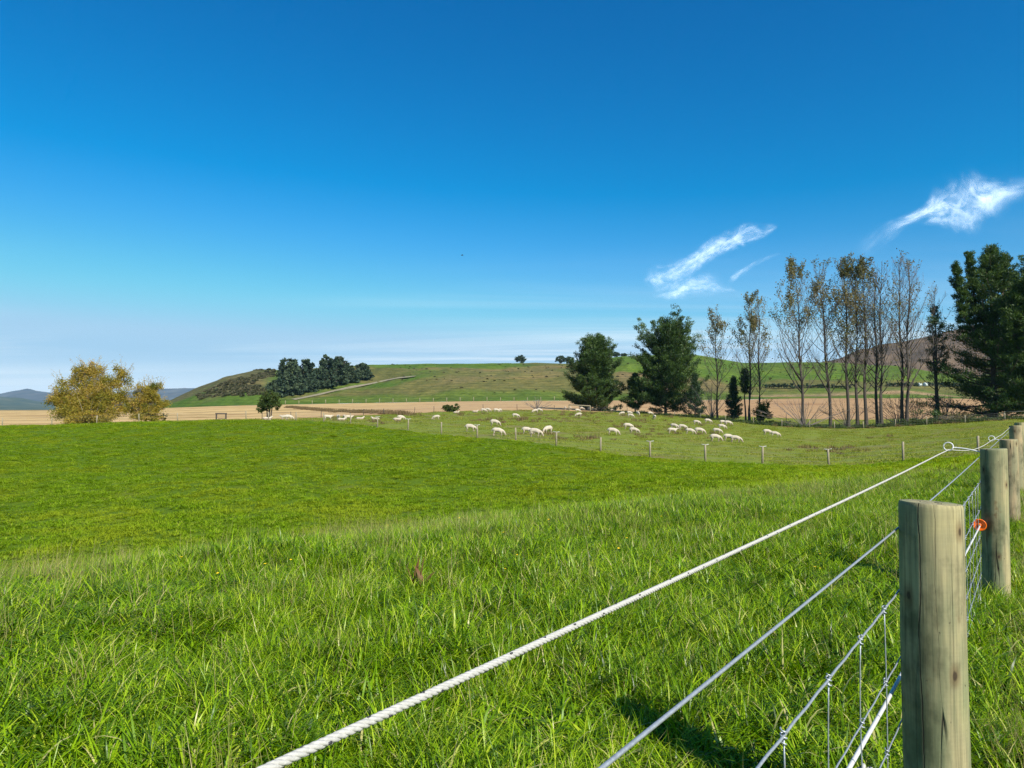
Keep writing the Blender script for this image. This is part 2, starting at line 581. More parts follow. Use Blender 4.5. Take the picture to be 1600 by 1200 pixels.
def fan(name, px0, px1, nx, yf0, yf1, ny, mat, zf, colors=None, extra=None):
    pxs = np.linspace(px0, px1, nx)
    t = np.linspace(0, 1, ny)
    l0 = np.log(yf0(pxs) if callable(yf0) else np.full(nx, float(yf0)))
    l1 = np.log(yf1(pxs) if callable(yf1) else np.full(nx, float(yf1)))
    LY = l0[:, None] * (1 - t) + l1[:, None] * t
    Y = np.exp(LY)
    X = (pxs[:, None] - 800) / F * Y
    Z = zf(X, Y)
    V = np.stack([X, Y, Z], -1).reshape(-1, 3)
    i = np.arange(nx - 1)[:, None] * ny + np.arange(ny - 1)
    i = i.ravel()
    Fc = np.stack([i, i + ny, i + ny + 1, i + 1], -1)
    col = None
    if colors is not None:
        col = {'tint': colors(X, Y, np.broadcast_to(pxs[:, None], X.shape), np.broadcast_to(t, X.shape)).reshape(-1, 3)}
    if extra is not None:
        V2, F2 = extra
        Fc = np.vstack([Fc, F2 + len(V)])
        V = np.vstack([V, V2])
    me = np_mesh(name, V, Fc, mat, smooth=True, colors=col)
    return link(name, me)


# ------------------------------------------------------------------ ground materials
def turf_mat(name, stops, scale, dry, dry_scale, dry_lo=.5, dry_hi=.7, bump=.5, bdist=.05, squash=1.0):
    m, t, p, out = new_mat(name)
    pos = pos_node(t)
    ps = t.vmath('MULTIPLY', pos, (squash, 1, 1))
    n = t.noise(ps, scale, 8, 0.7)
    c = t.ramp(n, stops)
    n2 = t.noise(ps, dry_scale, 5, 0.6)
    c = t.mix(t.mapr(n2, dry_lo, dry_hi, 0, .8, True), c, dry)
    t.put(p.inputs['Base Color'], c)
    p.inputs['Roughness'].default_value = .9
    p.inputs['Specular IOR Level'].default_value = .1
    b = t.new('ShaderNodeBump')
    b.inputs['Strength'].default_value = bump
    b.inputs['Distance'].default_value = bdist
    t.put(b.inputs['Height'], t.noise(pos, scale * 2, 6, .7))
    t.put(p.inputs['Normal'], b.outputs[0])
    return m


M_PAD = turf_mat('pasture turf', [(.3, (.050, .092, .002)), (.5, (.078, .130, .003)), (.7, (.105, .160, .006))], 3.0, (.12, .135, .015), .18, .52, .72)
M_SHEEPPAD = turf_mat('grazed turf', [(.3, (.11, .14, .014)), (.5, (.15, .188, .024)), (.7, (.195, .21, .040))], 1.3, (.17, .135, .055), .11, .48, .66)

m, t, p, out = new_mat('stubble')
pos = pos_node(t)
xx, yy, zz = t.sep(pos)
wob = t.noise(t.vmath('MULTIPLY', pos, (.02, .06, .0)), 1.0, 3, .5)
row = t.math('SINE', t.math('ADD', t.math('MULTIPLY', t.math('ADD', yy, t.math('MULTIPLY', xx, .10)), 2 * math.pi / 34.0), t.math('MULTIPLY', wob, 5.0)))
fine = t.noise(t.vmath('MULTIPLY', pos, (.35, 1.6, 0)), 1.0, 6, .7)
c = t.ramp(fine, [(.25, (.29, .185, .085)), (.5, (.42, .275, .135)), (.8, (.54, .38, .20))])
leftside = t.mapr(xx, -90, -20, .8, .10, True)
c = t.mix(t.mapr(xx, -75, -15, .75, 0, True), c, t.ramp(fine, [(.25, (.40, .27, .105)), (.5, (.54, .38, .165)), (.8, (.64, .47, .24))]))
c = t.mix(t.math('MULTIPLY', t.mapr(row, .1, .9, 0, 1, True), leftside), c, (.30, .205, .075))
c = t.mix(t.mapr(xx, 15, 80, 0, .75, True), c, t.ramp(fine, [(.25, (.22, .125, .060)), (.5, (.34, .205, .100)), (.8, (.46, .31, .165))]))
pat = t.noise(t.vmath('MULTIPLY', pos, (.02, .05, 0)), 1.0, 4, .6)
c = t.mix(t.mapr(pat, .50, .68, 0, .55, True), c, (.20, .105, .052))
t.put(p.inputs['Base Color'], c)
p.inputs['Roughness'].default_value = .95
p.inputs['Specular IOR Level'].default_value = .05
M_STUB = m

m, t, p, out = new_mat('hill pasture')
pos = pos_node(t)
n = t.noise(t.vmath('MULTIPLY', pos, (.22, .22, .5)), 1.0, 8, .7)
c = t.mix(1.0, t.attrcol('tint'), t.ramp(n, [(.3, (.55, .6, .55)), (.5, (1, 1, 1)), (.72, (1.45, 1.35, 1.3))]), 'MULTIPLY')
big = t.noise(t.vmath('MULTIPLY', pos, (.03, .02, .08)), 1.0, 6, .65, .5)
c = t.mix(1.0, c, t.ramp(big, [(.3, (.70, .78, .66)), (.5, (1, 1, 1)), (.68, (1.32, 1.16, 1.12))]), 'MULTIPLY')
terr = t.math('SINE', t.math('ADD', t.math('MULTIPLY', t.sep(pos)[2], 3.4), t.math('MULTIPLY', t.noise(pos, .05, 4, .6), 9.0)))
c = t.mix(1.0, c, t.ramp(terr, [(.1, (.88, .88, .86)), (.9, (1.08, 1.06, 1.05))]), 'MULTIPLY')
sp = t.noise(t.vmath('MULTIPLY', pos, (.16, .10, .3)), 1.0, 3, .6)
c = t.mix(t.mapr(sp, .68, .74, 0, .7, True), c, (.045, .05, .022))
t.put(p.inputs['Base Color'], c)
p.inputs['Roughness'].default_value = .95
p.inputs['Specular IOR Level'].default_value = .05
b = t.new('ShaderNodeBump')
b.inputs['Strength'].default_value = .8
b.inputs['Distance'].default_value = 1.2
t.put(b.inputs['Height'], t.noise(pos, .25, 6, .65))
t.put(p.inputs['Normal'], b.outputs[0])
M_HILL = m


def rock_hill_mat(name, a, b_, c_, scale):
    m, t, p, out = new_mat(name)
    pos = pos_node(t)
    n = t.noise(t.vmath('MULTIPLY', pos, (1, 1, 2)), scale, 8, .68)
    c = t.ramp(n, [(.3, a), (.52, b_), (.75, c_)])
    t.put(p.inputs['Base Color'], c)
    p.inputs['Roughness'].default_value = 1
    p.inputs['Specular IOR Level'].default_value = 0
    bp = t.new('ShaderNodeBump')
    bp.inputs['Strength'].default_value = 1
    bp.inputs['Distance'].default_value = .06 / scale
    t.put(bp.inputs['Height'], n)
    t.put(p.inputs['Normal'], bp.outputs[0])
    return m


# ------------------------------------------------------------------ terrain sheets
def wedge():
    """the same paddock carried round beside and behind the camera"""
    azL = math.atan((-700 - 800) / F); azR = math.atan((2300 - 800) / F)
    nA, nR = 28, 60
    az = np.linspace(azR, azL + 2 * math.pi, nA)
    Yd = np.exp(np.linspace(math.log(.05), math.log(13000), nR))
    zL = ground((-1500 / F) * Yd, Yd); zR = ground((1500 / F) * Yd, Yd)
    rL = Yd / math.cos(azL)
    V = []
    for k, a in enumerate(az):
        s = k / (nA - 1)
        z = zR * (1 - s) + zL * s
        V.append(np.stack([rL * math.sin(a), rL * math.cos(a), z], -1))
    V = np.concatenate(V)
    i = (np.arange(nA - 1)[:, None] * nR + np.arange(nR - 1)).ravel()
    return V, np.stack([i, i + nR, i + nR + 1, i + 1], -1)


tag(fan('paddock', -700, 2300, 321, .05, Yfence, 260, M_PAD, ground, extra=wedge()), 'bright green rising pasture in front of the post fence', kind='structure')
tag(fan('sheep_paddock', -700, 2300, 301, Yfence, Ystub, 90, M_SHEEPPAD, ground), 'duller grazed paddock where the sheep stand', kind='structure')
tag(fan('stubble_field', -700, 2300, 301, Ystub, Ytoe, 70, M_STUB, ground), 'tan stubble field at the foot of the hill', kind='structure')
M_PLAIN = turf_mat('far plain', [(.3, (.07, .085, .035)), (.5, (.12, .12, .05)), (.7, (.2, .16, .08))], .01, (.08, .1, .04), .003)
tag(fan('plain', -700, 2300, 121, Ytoe, 13000, 60, M_PLAIN, lambda X, Y: ground0(X, Y) - .05), 'flat farmland beyond the stubble field', kind='structure')


def hill_tint(X, Y, px, t):
    tt = (Y - Ytoe(px)) / (Yridge(px) - Ytoe(px))
    green = np.array([.095, .165, .026]); olive = np.array([.155, .155, .050]); tan = np.array([.225, .180, .080])
    bright = np.array([.110, .185, .026]); scrub = np.array([.150, .130, .065])
    n = fbm(X * .02, Y * .03, 4)
    def mixc(c, d, f): return c * (1 - f[..., None]) + d * f[..., None]
    sm = lambda v, a, b: np.clip((v - a) / (b - a), 0, 1) ** 2 * (3 - 2 * np.clip((v - a) / (b - a), 0, 1))
    c = np.broadcast_to(olive, X.shape + (3,)).copy()
    c = mixc(c, green, sm(n, -.05, .35))
    c = mixc(c, tan, sm(px, 640, 720) * (1 - sm(px, 860, 920)) * sm(tt + n * .4, .18, .3) * (1 - sm(tt + n * .3, .7, .85)) * .65)
    c = mixc(c, bright, (1 - sm(tt + n * .08, .13, .2)) * .75)                     # green strip along the toe
    c = mixc(c, bright, sm(tt + n * .05, .62, .7) * sm(px, 540, 590) * (1 - sm(px, 770, 850)))
    c = mixc(c, bright, sm(px, 930, 960) * sm(tt + n * .15, .28, .38) * .85)
    tanb = sm(px, 955, 970) * (1 - sm(px, 1110, 1150)) * sm(tt + n * .1, .12, .2) * (1 - sm(tt + n * .25, .34, .42))
    c = mixc(c, tan * .9, tanb)
    c = mixc(c, np.array([.34, .25, .14]), sm(px, 1150, 1180) * np.exp(-((tt - .125) / .022) ** 2))
    c = mixc(c, green, sm(px, 230, 250) * (1 - sm(px, 420, 470)))
    c = mixc(c, scrub, sm(px, 240, 280) * (1 - sm(px, 400, 440)) * sm(tt + n * .4, .25, .45) * (1 - sm(tt, .86, .96) * sm(px, 370, 400)) * .85)
    return c * .74


tag(fan('hill', 235, 2300, 420, Ytoe, lambda px: Yridge(px) * 1.35, 150, M_HILL, hill, colors=hill_tint), 'long low green and olive farm hill behind the stubble', kind='structure')


def range_mesh(name, px0, px1, Y, depth, rows, mat, rough, label, nx=260, ny=40, freq=.002):
    """a mountain range as terrain: rises over its depth to the sky line read from the photograph"""
    pxs = np.linspace(px0, px1, nx)
    s = np.linspace(0, 1, ny)
    rr = np.interp(pxs, [r[0] for r in rows], [r[1] for r in rows])
    ztop = EYE + (_sp + (600 - rr) / F * _cp) / (_cp - (600 - rr) / F * _sp) * Y
    YY = np.where(s[None, :] > .75, Y + (s[None, :] - .75) * depth, Y - depth * (.75 - s[None, :]) / .75) * np.ones((nx, 1))
    XX = (pxs[:, None] - 800) / F * YY
    prof = np.where(s < .75, (s / .75) ** .9, 1 - (s - .75) * 1.2)
    Z = -2 + (ztop[:, None] + 2) * prof[None, :]
    Z = Z + fbm(XX * freq, YY * freq, 5) * rough * np.clip(prof[None, :] * 1.6, 0, 1) * np.clip(ztop[:, None] / 60, 0, 1)
    V = np.stack([XX, YY, Z], -1).reshape(-1, 3)
    i = (np.arange(nx - 1)[:, None] * ny + np.arange(ny - 1)).ravel()
    me = np_mesh(name, V, np.stack([i, i + ny, i + ny + 1, i + 1], -1), mat, smooth=True)
    return tag(link(name, me), label, kind='structure')


M_MTN = rock_hill_mat('mountain scrub', (.05, .055, .052), (.09, .088, .075), (.15, .135, .11), .004)
range_mesh('mountains', -900, 560, 9500, 2600, [(-900, 600), (-500, 590), (-200, 606), (-60, 614), (0, 612.5), (20, 608), (42, 605), (60, 607), (90, 611), (130, 618), (170, 622), (200, 616), (240, 608), (268, 605), (290, 603.5), (310, 604), (350, 612), (430, 622), (560, 634)], M_MTN, 90, 'blue hazy mountain range on the left horizon', freq=.0011)
M_FOOT = rock_hill_mat('foothill bush', (.035, .05, .03), (.07, .085, .045), (.12, .12, .07), .006)
range_mesh('foothills', -900, 420, 6200, 1500, [(-900, 618), (-300, 622), (0, 622), (40, 625), (80, 631), (150, 632), (230, 634), (330, 636), (420, 640)], M_FOOT, 40, 'dark lower foothills in front of the blue mountains', freq=.002)
M_BROWN = rock_hill_mat('brown tussock', (.060, .045, .030), (.135, .092, .055), (.215, .150, .090), .012)
range_mesh('brown_hill', 1200, 2400, 2000, 700, [(1200, 590), (1262, 569), (1290, 564), (1330, 551), (1380, 541), (1420, 533), (1450, 524), (1480, 518), (1520, 508), (1600, 500), (1800, 490), (2100, 520), (2400, 560)], M_BROWN, 26, 'brown tussock hill behind the poplars on the right', freq=.006)

# pale farm track climbing the hill
pts = [hit(x, y, 'hill', 380, 700) for x, y in ((458, 625), (472, 622.3), (500, 616.5), (520, 612), (552, 605), (580, 600), (600, 595.5), (621, 591.2), (650, 588))]
vs, fs = [], []
for i, q in enumerate(pts):
    dd = (pts[min(i + 1, len(pts) - 1)] - pts[max(i - 1, 0)]); dd.z = 0; dd.normalize()
    sd = Vector((-dd.y, dd.x, 0))
    for k in (-1, 0, 1):
        c_ = q + sd * k * 2.3
        vs.append((c_.x, c_.y, float(hill(np.array([c_.x]), np.array([c_.y]))[0]) + .35 + (.1 if k == 0 else 0)))
    if i:
        b0 = (i - 1) * 3
        fs += [(b0, b0 + 3, b0 + 4, b0 + 1), (b0 + 1, b0 + 4, b0 + 5, b0 + 2)]
M_TRACK = plain_mat('gravel track', (.215, .19, .12), .95, var=.3, scale=.6)
tag(link('track', np_mesh('track', vs, fs, M_TRACK, smooth=True)), 'pale farm track slanting up the hill below the dark tree clump', kind='structure')

# ------------------------------------------------------------------ haze: thin blue air between here and the mountains
hz = MB()
hz.box((0, 0, 215), (27400, 27400, 442))
hm = bpy.data.materials.new('haze air')
hm.use_nodes = True
hn = NT(hm.node_tree)
hm.node_tree.nodes.remove(hm.node_tree.nodes['Principled BSDF'])
pv = hn.new('ShaderNodeVolumePrincipled')
pv.inputs['Color'].default_value = (.36, .68, 1.0, 1)
pv.inputs['Density'].default_value = 3.7e-5
pv.inputs['Anisotropy'].default_value = 0
hm.node_tree.links.new(pv.outputs[0], hm.node_tree.nodes['Material Output'].inputs['Volume'])
tag(link('haze', hz.mesh('haze', hm, False)), 'thin pale blue haze in the air', 'haze', kind='stuff')

# ------------------------------------------------------------------ clouds: layered thin sheets of ice fibres, several kilometres off
def cloud_mat(name, dens, along, across, seed):
    m, t, p, out = new_mat(name)
    m.node_tree.nodes.remove(p)
    s_, c_ = t.attr('cs'), t.attr('ct')
    lay = t.attr('lay')
    v = t.comb(t.math('MULTIPLY', s_, along), t.math('MULTIPLY', c_, across), t.math('ADD', t.math('MULTIPLY', lay, 3.7), seed))
    n = t.noise(v, 1.0, 7, .62, .9)
    big = t.noise(t.comb(t.math('MULTIPLY', s_, along * .45), t.math('MULTIPLY', c_, across * .3), t.math('ADD', seed, 4.0)), 1.0, 3, .5, .4)
    rag = t.noise(t.comb(t.math('MULTIPLY', s_, along * 1.6), t.math('MULTIPLY', c_, .9), t.math('ADD', t.math('MULTIPLY', lay, 1.9), seed + 9.0)), 1.0, 6, .65, .8)
    ce = t.math('ADD', t.math('ABSOLUTE', c_), t.math('MULTIPLY', t.math('SUBTRACT', rag, .5), 1.7))
    edge = t.math('MULTIPLY', t.math('MULTIPLY', t.mapr(ce, -.15, .80, 1, 0, True), t.mapr(t.math('ABSOLUTE', c_), .35, 1.0, 1, 0, True)), t.attr('fade'))
    a = t.math('MULTIPLY', t.mapr(n, .36, .72, .04, 1, True), edge)
    a = t.math('MULTIPLY', a, t.mapr(big, .30, .62, .15, 1, True))
    a = t.math('MULTIPLY', a, dens, clamp=True)
    tb = t.new('ShaderNodeBsdfTransparent')
    df = t.new('ShaderNodeBsdfDiffuse'); df.inputs[0].default_value = (.95, .96, .98, 1)
    tl = t.new('ShaderNodeBsdfTranslucent'); tl.inputs[0].default_value = (.95, .96, .98, 1)
    ad = t.new('ShaderNodeAddShader')      # scatters sunlight to whichever side it comes from
    t.l.new(df.outputs[0], ad.inputs[0]); t.l.new(tl.outputs[0], ad.inputs[1])
    mx = t.new('ShaderNodeMixShader')
    t.put(mx.inputs[0], a)
    t.l.new(tb.outputs[0], mx.inputs[1]); t.l.new(ad.outputs[0], mx.inputs[2])
    t.l.new(mx.outputs[0], out.inputs[0])
    return m


def cloud(name, line, Y, dens, along, across, seed, label, layers=3):
    """line: (px, py, half width px, opacity) along the fibre; sheets lie one above the other, each tilted in depth"""
    ns, nt = 60, 13
    L = np.linspace(0, 1, len(line)); S = np.linspace(0, 1, ns)
    P = np.array(line, float)
    cx, cy, hw, op = (pchip(L, P[:, k], S) for k in range(4))
    tx, ty = np.gradient(cx), np.gradient(cy)
    ln = np.hypot(tx, ty); nx_, ny_ = -ty / ln, tx / ln
    V, Fc, A, B, C, D = [], [], [], [], [], []
    for l in range(layers):
        for i in range(ns):
            for k in range(nt):
                c = (k / (nt - 1) - .5) * 2
                px = cx[i] + nx_[i] * c * hw[i]; py = cy[i] + ny_[i] * c * hw[i]
                Yd = Y + c * hw[i] * 9 + l * 160 + hw[i] * 5 * vnoise(S[i] * 4 + seed, c * .9 + l)
                V.append(tuple(at(px, py, float(Yd)))); A.append(S[i]); B.append(c); C.append(l); D.append(op[i])
        b0 = l * ns * nt
        for i in range(ns - 1):
            for k in range(nt - 1):
                q = b0 + i * nt + k
                Fc.append((q, q + nt, q + nt + 1, q + 1))
    me = np_mesh(name, V, Fc, cloud_mat(name + ' fibres', dens, along, across, seed), dict(cs=A, ct=B, lay=C, fade=D), smooth=True)
    o = link(name, me)
    return tag(o, label, 'cloud')


cloud('cloud', [(1340, 398, 22, 0), (1375, 372, 26, .22), (1415, 347, 17, .7), (1450, 336, 27, .85), (1480, 325, 54, .95), (1510, 317, 68, 1), (1542, 311, 56, .9), (1578, 301, 36, .5), (1630, 288, 24, 0)], 15500, .68, 5, 1.5, 2.3, 'brightest wispy white cloud with a thin tail, above the tall pine', 3)
cloud('cloud', [(1004, 437, 12, 0), (1025, 432, 34, .6), (1060, 422, 28, .75), (1095, 400, 23, .8), (1125, 382, 25, .9), (1160, 368, 25, .85), (1190, 359, 19, .7), (1216, 353, 7, 0)], 15800, .68, 6, 1.5, 7.1, 'slanting streak of white cloud above the small poplars', 2)
cloud('cloud', [(1015, 462, 9, 0), (1050, 455, 22, .6), (1085, 446, 28, .7), (1115, 444, 26, .6), (1140, 454, 12, .4), (1165, 462, 8, 0)], 16200, .55, 5, 2, 11.4, 'faint flat smudge of cloud under the slanting streak', 2)
cloud('cloud', [(1138, 442, 6, 0), (1152, 430, 9, .5), (1172, 416, 8, .45), (1195, 405, 6, .35), (1222, 394, 4, 0)], 16200, .50, 4, 1.6, 15.8, 'short thin wisp of cloud right of the flat smudge', 2)

# ------------------------------------------------------------------ wood, wire and wool
M_POST = wood_mat('treated pine', (.325, .285, .155), (.125, .112, .062), (.155, .18, .095))
M_POST2 = wood_mat('treated pine tan', (.37, .285, .165), (.16, .115, .06), (.22, .215, .125))
M_FARPOST = plain_mat('weathered post', (.25, .215, .14), .85, var=.3, scale=14)
M_DARKPOST = plain_mat('dark steel post', (.06, .05, .04), .8, var=.3, scale=10)
M_WIRE = plain_mat('galvanised wire', (.36, .385, .41), .5, .55, .2, 200)
M_FARWIRE = plain_mat('dull old wire', (.20, .20, .19), .8, 0, .2, 20, 0, .1)
M_ROPE = plain_mat('white poly rope', (.40, .39, .355), .75, 0, .15, 220, .2, .2)
M_FLECK = plain_mat('dark tracer', (.03, .03, .035), .5, 0, .2, 100)
M_PLAST = plain_mat('white plastic', (.55, .55, .53), .35, 0, .05, 40)
M_ORANGE = plain_mat('orange plastic', (.85, .14, .004), .35, 0, .08, 40)
M_TUBE = plain_mat('white tube', (.50, .50, .48), .45, 0, .07, 60)

PR = .085
SLOPE = .764                      # fence direction: X per metre of Y


def fence_pt(Y, a, z):
    return Vector((SLOPE * Y + a, Y, z))


def post_mesh(name, r, h, mat, seed, below=.3, sides=48):
    rn = random.Random(seed)
    zs = [-below] + list(np.linspace(0, h - .03, 12)) + [h - .012, h - .004, h]
    ph = rn.random() * 6
    V, Fc = [], []
    for z in zs:
        tt = z / h
        rr = r * (1.02 - .02 * tt)
        if z > h - .02: rr *= {h - .012: .997, h - .004: .985, h: .955}.get(z, 1)
        for k in range(sides):
            an = 2 * math.pi * k / sides
            wob = 1 + .012 * math.sin(2 * an + ph + tt) + .006 * math.sin(5 * an + 3 * tt + ph) + .004 * math.sin(9 * an + ph * 2)
            V.append((rr * wob * math.cos(an) + .004 * math.sin(tt * 3 + ph), rr * wob * math.sin(an), z + (.004 * math.cos(an + ph) if z >= h - .02 else 0)))
    n = len(zs)
    for i in range(n - 1):
        for k in range(sides):
            k2 = (k + 1) % sides
            Fc.append((i * sides + k, i * sides + k2, (i + 1) * sides + k2, (i + 1) * sides + k))
    # sawn top: two inner rings and a centre
    for ringr in (.6, .25):
        b = len(V)
        for k in range(sides):
            an = 2 * math.pi * k / sides
            V.append((r * ringr * math.cos(an), r * ringr * math.sin(an), h + .001 * math.sin(3 * an + ph)))
        for k in range(sides):
            k2 = (k + 1) % sides
            Fc.append((b - sides + k, b - sides + k2, b + k2, b + k))
    c = len(V); V.append((0, 0, h))
    b = c - sides
    fs = Fc + [(b + k, b + (k + 1) % sides, c) for k in range(sides)]
    me = bpy.data.meshes.new(name)
    me.from_pydata(V, [], fs)
    me.polygons.foreach_set('use_smooth', np.ones(len(fs), bool))
    me.materials.append(mat)
    me.update()
    try:
        me.set_sharp_from_angle(angle=R(38))
    except Exception:
        pass
    return me


NEAR = 9
ROWS = [785, 701, 686.5, 682, 681, 680, 679, 678, 677]
root = empty('post_and_wire_fence', fence_pt(1.95, -.30, 0), 0, 'near fence of thick round timber posts strung with wire netting, running away on the right', 'fence')
posts = []
PERP = Vector((-1, SLOPE, 0)).normalized()         # towards the pasture
ALONG = Vector((SLOPE, 1, 0)).normalized()
for i in range(NEAR):
    Y = 1.95 + 2.93 * i
    q = fence_pt(Y, -.30, 0)
    g = gz(q.x, q.y)
    px = 800 + F * q.x / q.y
    top = EYE + ray(px, ROWS[i])[1] * Y if i < 3 else g + 1.075
    me = post_mesh('post', PR * (.935, .97, 1.02, .98, 1, 1.02, .97, 1, 1)[i], top - g, M_POST if i in (0, 1, 4) else M_POST2, 40 + i, sides=48 if i < 4 else 20)
    o = link('post', me, root, q + Vector((0, 0, g)) - root.location, (0, 0, i * 1.7))
    if i == 0: o['label'] = 'nearest thick grey-green post with a rounded weathered top'
    if i == 1: o['label'] = 'second post, carrying the white pigtail and the orange insulator'
    posts.append((o, q, g, top))

# pigtail insulators: a rod screwed into the post, ending in a loop that carries the rope
LOOPS = []
for i in (1, 2):
    o, q, g, top = posts[i]
    ln = .185 if i == 1 else .075
    start = Vector((q.x, q.y, top - .035)) + PERP * (PR - .03)
    end = start + PERP * ln + Vector((0, 0, .035))
    mb = MB()
    pts_ = [start + (end - start) * (k / 7) + Vector((0, 0, .008 * math.sin(k / 7 * math.pi))) for k in range(8)]
    cen = end + PERP * .030 + Vector((0, 0, .006))
    loop = []
    for k in range(23):
        an = math.pi + 2 * math.pi * 1.08 * k / 22
        loop.append(cen + PERP * (.030 * math.cos(an)) + Vector((0, 0, .030 * math.sin(an))) + ALONG * (.012 * (k / 22 - .5)))
    mb.tube(pts_ + loop, [.0052] * 8 + [.0048] * 23, 8)
    pm = link('pigtail_insulator', mb.mesh('pigtail_insulator', M_PLAST), o)
    pm.matrix_parent_inverse = Matrix.Identity(4)
    Mw = Matrix.Translation(root.location) @ Matrix.Translation(o.location) @ Matrix.Rotation(o.rotation_euler.z, 4, 'Z')
    pm.matrix_basis = Mw.inverted()
    LOOPS.append(cen + Vector((0, 0, -.022)))


def world_child(name, me, parent_obj, parent_world):
    o = link(name, me, parent_obj)
    o.matrix_basis = parent_world.inverted()
    return o


# the flecked white electric rope
P0 = at(420, 1200, .5); P1 = at(1100, 889, 1.14)
Q = LOOPS[0]
back = P0 + (P0 - Q) * .35
path = [back, P0]
sag = .008
for k in range(1, 40):
    s_ = k / 40
    b_ = P0 + (Q - P0) * s_
    b_.z -= sag * math.sin(math.pi * min(1, s_ * 1.15) * .87)
    path.append(b_)
path.append(Q)
def resample(P, step):
    out = [P[0].copy()]
    for a, b_ in zip(P[:-1], P[1:]):
        n = max(1, int((b_ - a).length / step))
        for k in range(1, n + 1): out.append(a + (b_ - a) * (k / n))
    return out
rope = empty('electric_rope', P0, 0, 'white twisted electric rope with dark flecks, held by the loop insulators beside the fence', 'rope')
fine_p = resample(path, .0035)
dirr = (Q - P0).normalized()
sx = dirr.cross(Vector((0, 0, 1))).normalized(); sy = dirr.cross(sx)
mb = MB()
pitch = .030
for s_ in range(4):
    pp = []
    dist = 0
    for i, q in enumerate(fine_p):
        if i: dist += (q - fine_p[i - 1]).length
        an = 2 * math.pi * (dist / pitch + s_ / 4)
        pp.append(q + (sx * math.cos(an) + sy * math.sin(an)) * .0021 - P0)
    mb.tube(pp, .0020, 7, rnd=s_ / 4)
link('rope_strand', mb.mesh('rope_strand', M_ROPE), rope)
mb = MB()
dist = 0; nxt = 0
for i, q in enumerate(fine_p[:-3]):
    if i: dist += (q - fine_p[i - 1]).length
    if dist >= nxt:
        nxt += pitch * .72
        an = 2 * math.pi * (dist / pitch)
        an = an * .5 + .9 * math.sin(i)
        off = (sx * math.cos(an) + sy * math.sin(an)) * .0034
        mb.tube([q + off - P0, fine_p[i + 1] + off * .99 - P0], .0012, 5)
tr = link('tracer_fleck', mb.mesh('tracer_fleck', M_FLECK), rope)
tr['kind'] = 'stuff'
mb = MB()
far_path = [LOOPS[0]]
for a, b_ in zip(LOOPS[:-1], LOOPS[1:]):
    for k in range(1, 9):
        s_ = k / 8
        q = a + (b_ - a) * s_; q.z -= .05 * math.sin(math.pi * s_)
        far_path.append(q)
q4 = posts[3][1]
q4 = Vector((q4.x, q4.y, posts[3][3] - .03)) + PERP * .07
far_path += [LOOPS[-1].lerp(q4, .5) + Vector((0, 0, -.02)), q4]
mb.tube([q - P0 for q in far_path], .0036, 6)
link('far_rope', mb.mesh('far_rope', M_ROPE), rope)

# wires: heights below the eye, on the pasture face of the posts
WA = -.407
YS, YE = -.6, 1.95 + 2.93 * (NEAR - 1)
def wire_pt(Y, a, z):
    q = fence_pt(Y, a, z)
    q.x -= .024 * max(0, 1.95 - Y) / 1.27          # the wires run to a post a little further out behind the camera
    return q
def gnd_line(Y): return float(ground0(np.array([SLOPE * Y + WA]), np.array([max(Y, .3)]))[0])
nrm_p = Matrix.Translation(root.location)
def wire_path(h, y0, y1, step, sagz=.004, crimp=0):
    out = []
    n = max(2, int((y1 - y0) / step))
    for k in range(n + 1):
        Y = y0 + (y1 - y0) * k / n
        frac = ((Y - 1.95) / 2.93) % 1
        z = EYE - h + min(0, gnd_line(Y)) - sagz * math.sin(math.pi * frac)
        if crimp: z += crimp * math.sin(Y * 2 * math.pi / .115)
        out.append(wire_pt(Y, WA, z) - root.location)
    return out
mb = MB()
mb.tube(wire_path(.345, YS, YE, .25), .0026, 8)
link('plain_wire', mb.mesh('plain_wire', M_WIRE), root)
net = bpy.data.objects.new('netting', None); COL.objects.link(net); net.parent = root
NETH = [.525, .715, .895, 1.045, 1.165, 1.255, 1.32]
for k, h in enumerate(NETH):
    mb = MB()
    mb.tube(wire_path(h, YS, YE, .0287, .006, .0011), .0026 if k == 0 else .0019, 7)
    link('line_wire', mb.mesh('line_wire', M_WIRE), net)
mb = MB()
ht = NETH[-1] - NETH[0]
mb.tube([(.0035 * math.sin(z * 9), .002 * math.sin(z * 7), -z) for z in np.linspace(0, ht, 15)], .0015, 6)
stay = mb.mesh('stay_wire', M_WIRE)
mb = MB()
mb.tube([(.005 * math.cos(a), .005 * math.sin(a), .010 - .020 * a / 15) for a in np.linspace(0, 15.5, 22)], .0015, 5)
knot_me = mb.mesh('wire_knot', M_WIRE)
Yk = 1.131 - .229 * 5
nst = 0
while Yk < YE:
    frac = ((Yk - 1.95) / 2.93) % 1
    dz = min(0, gnd_line(Yk)) - .006 * math.sin(math.pi * frac)
    pos_ = wire_pt(Yk, WA, EYE - NETH[0] + dz) - root.location
    link('stay_wire', stay, net, pos_, (0, 0, nst * 1.3))
    if Yk < 5.2:
        for h in NETH[:6]:
            link('wire_knot', knot_me, net, pos_ + Vector((0, 0, NETH[0] - h)), (0, 0, nst + h * 7), (1, 1, 1.15))
    nst += 1
    Yk += .229

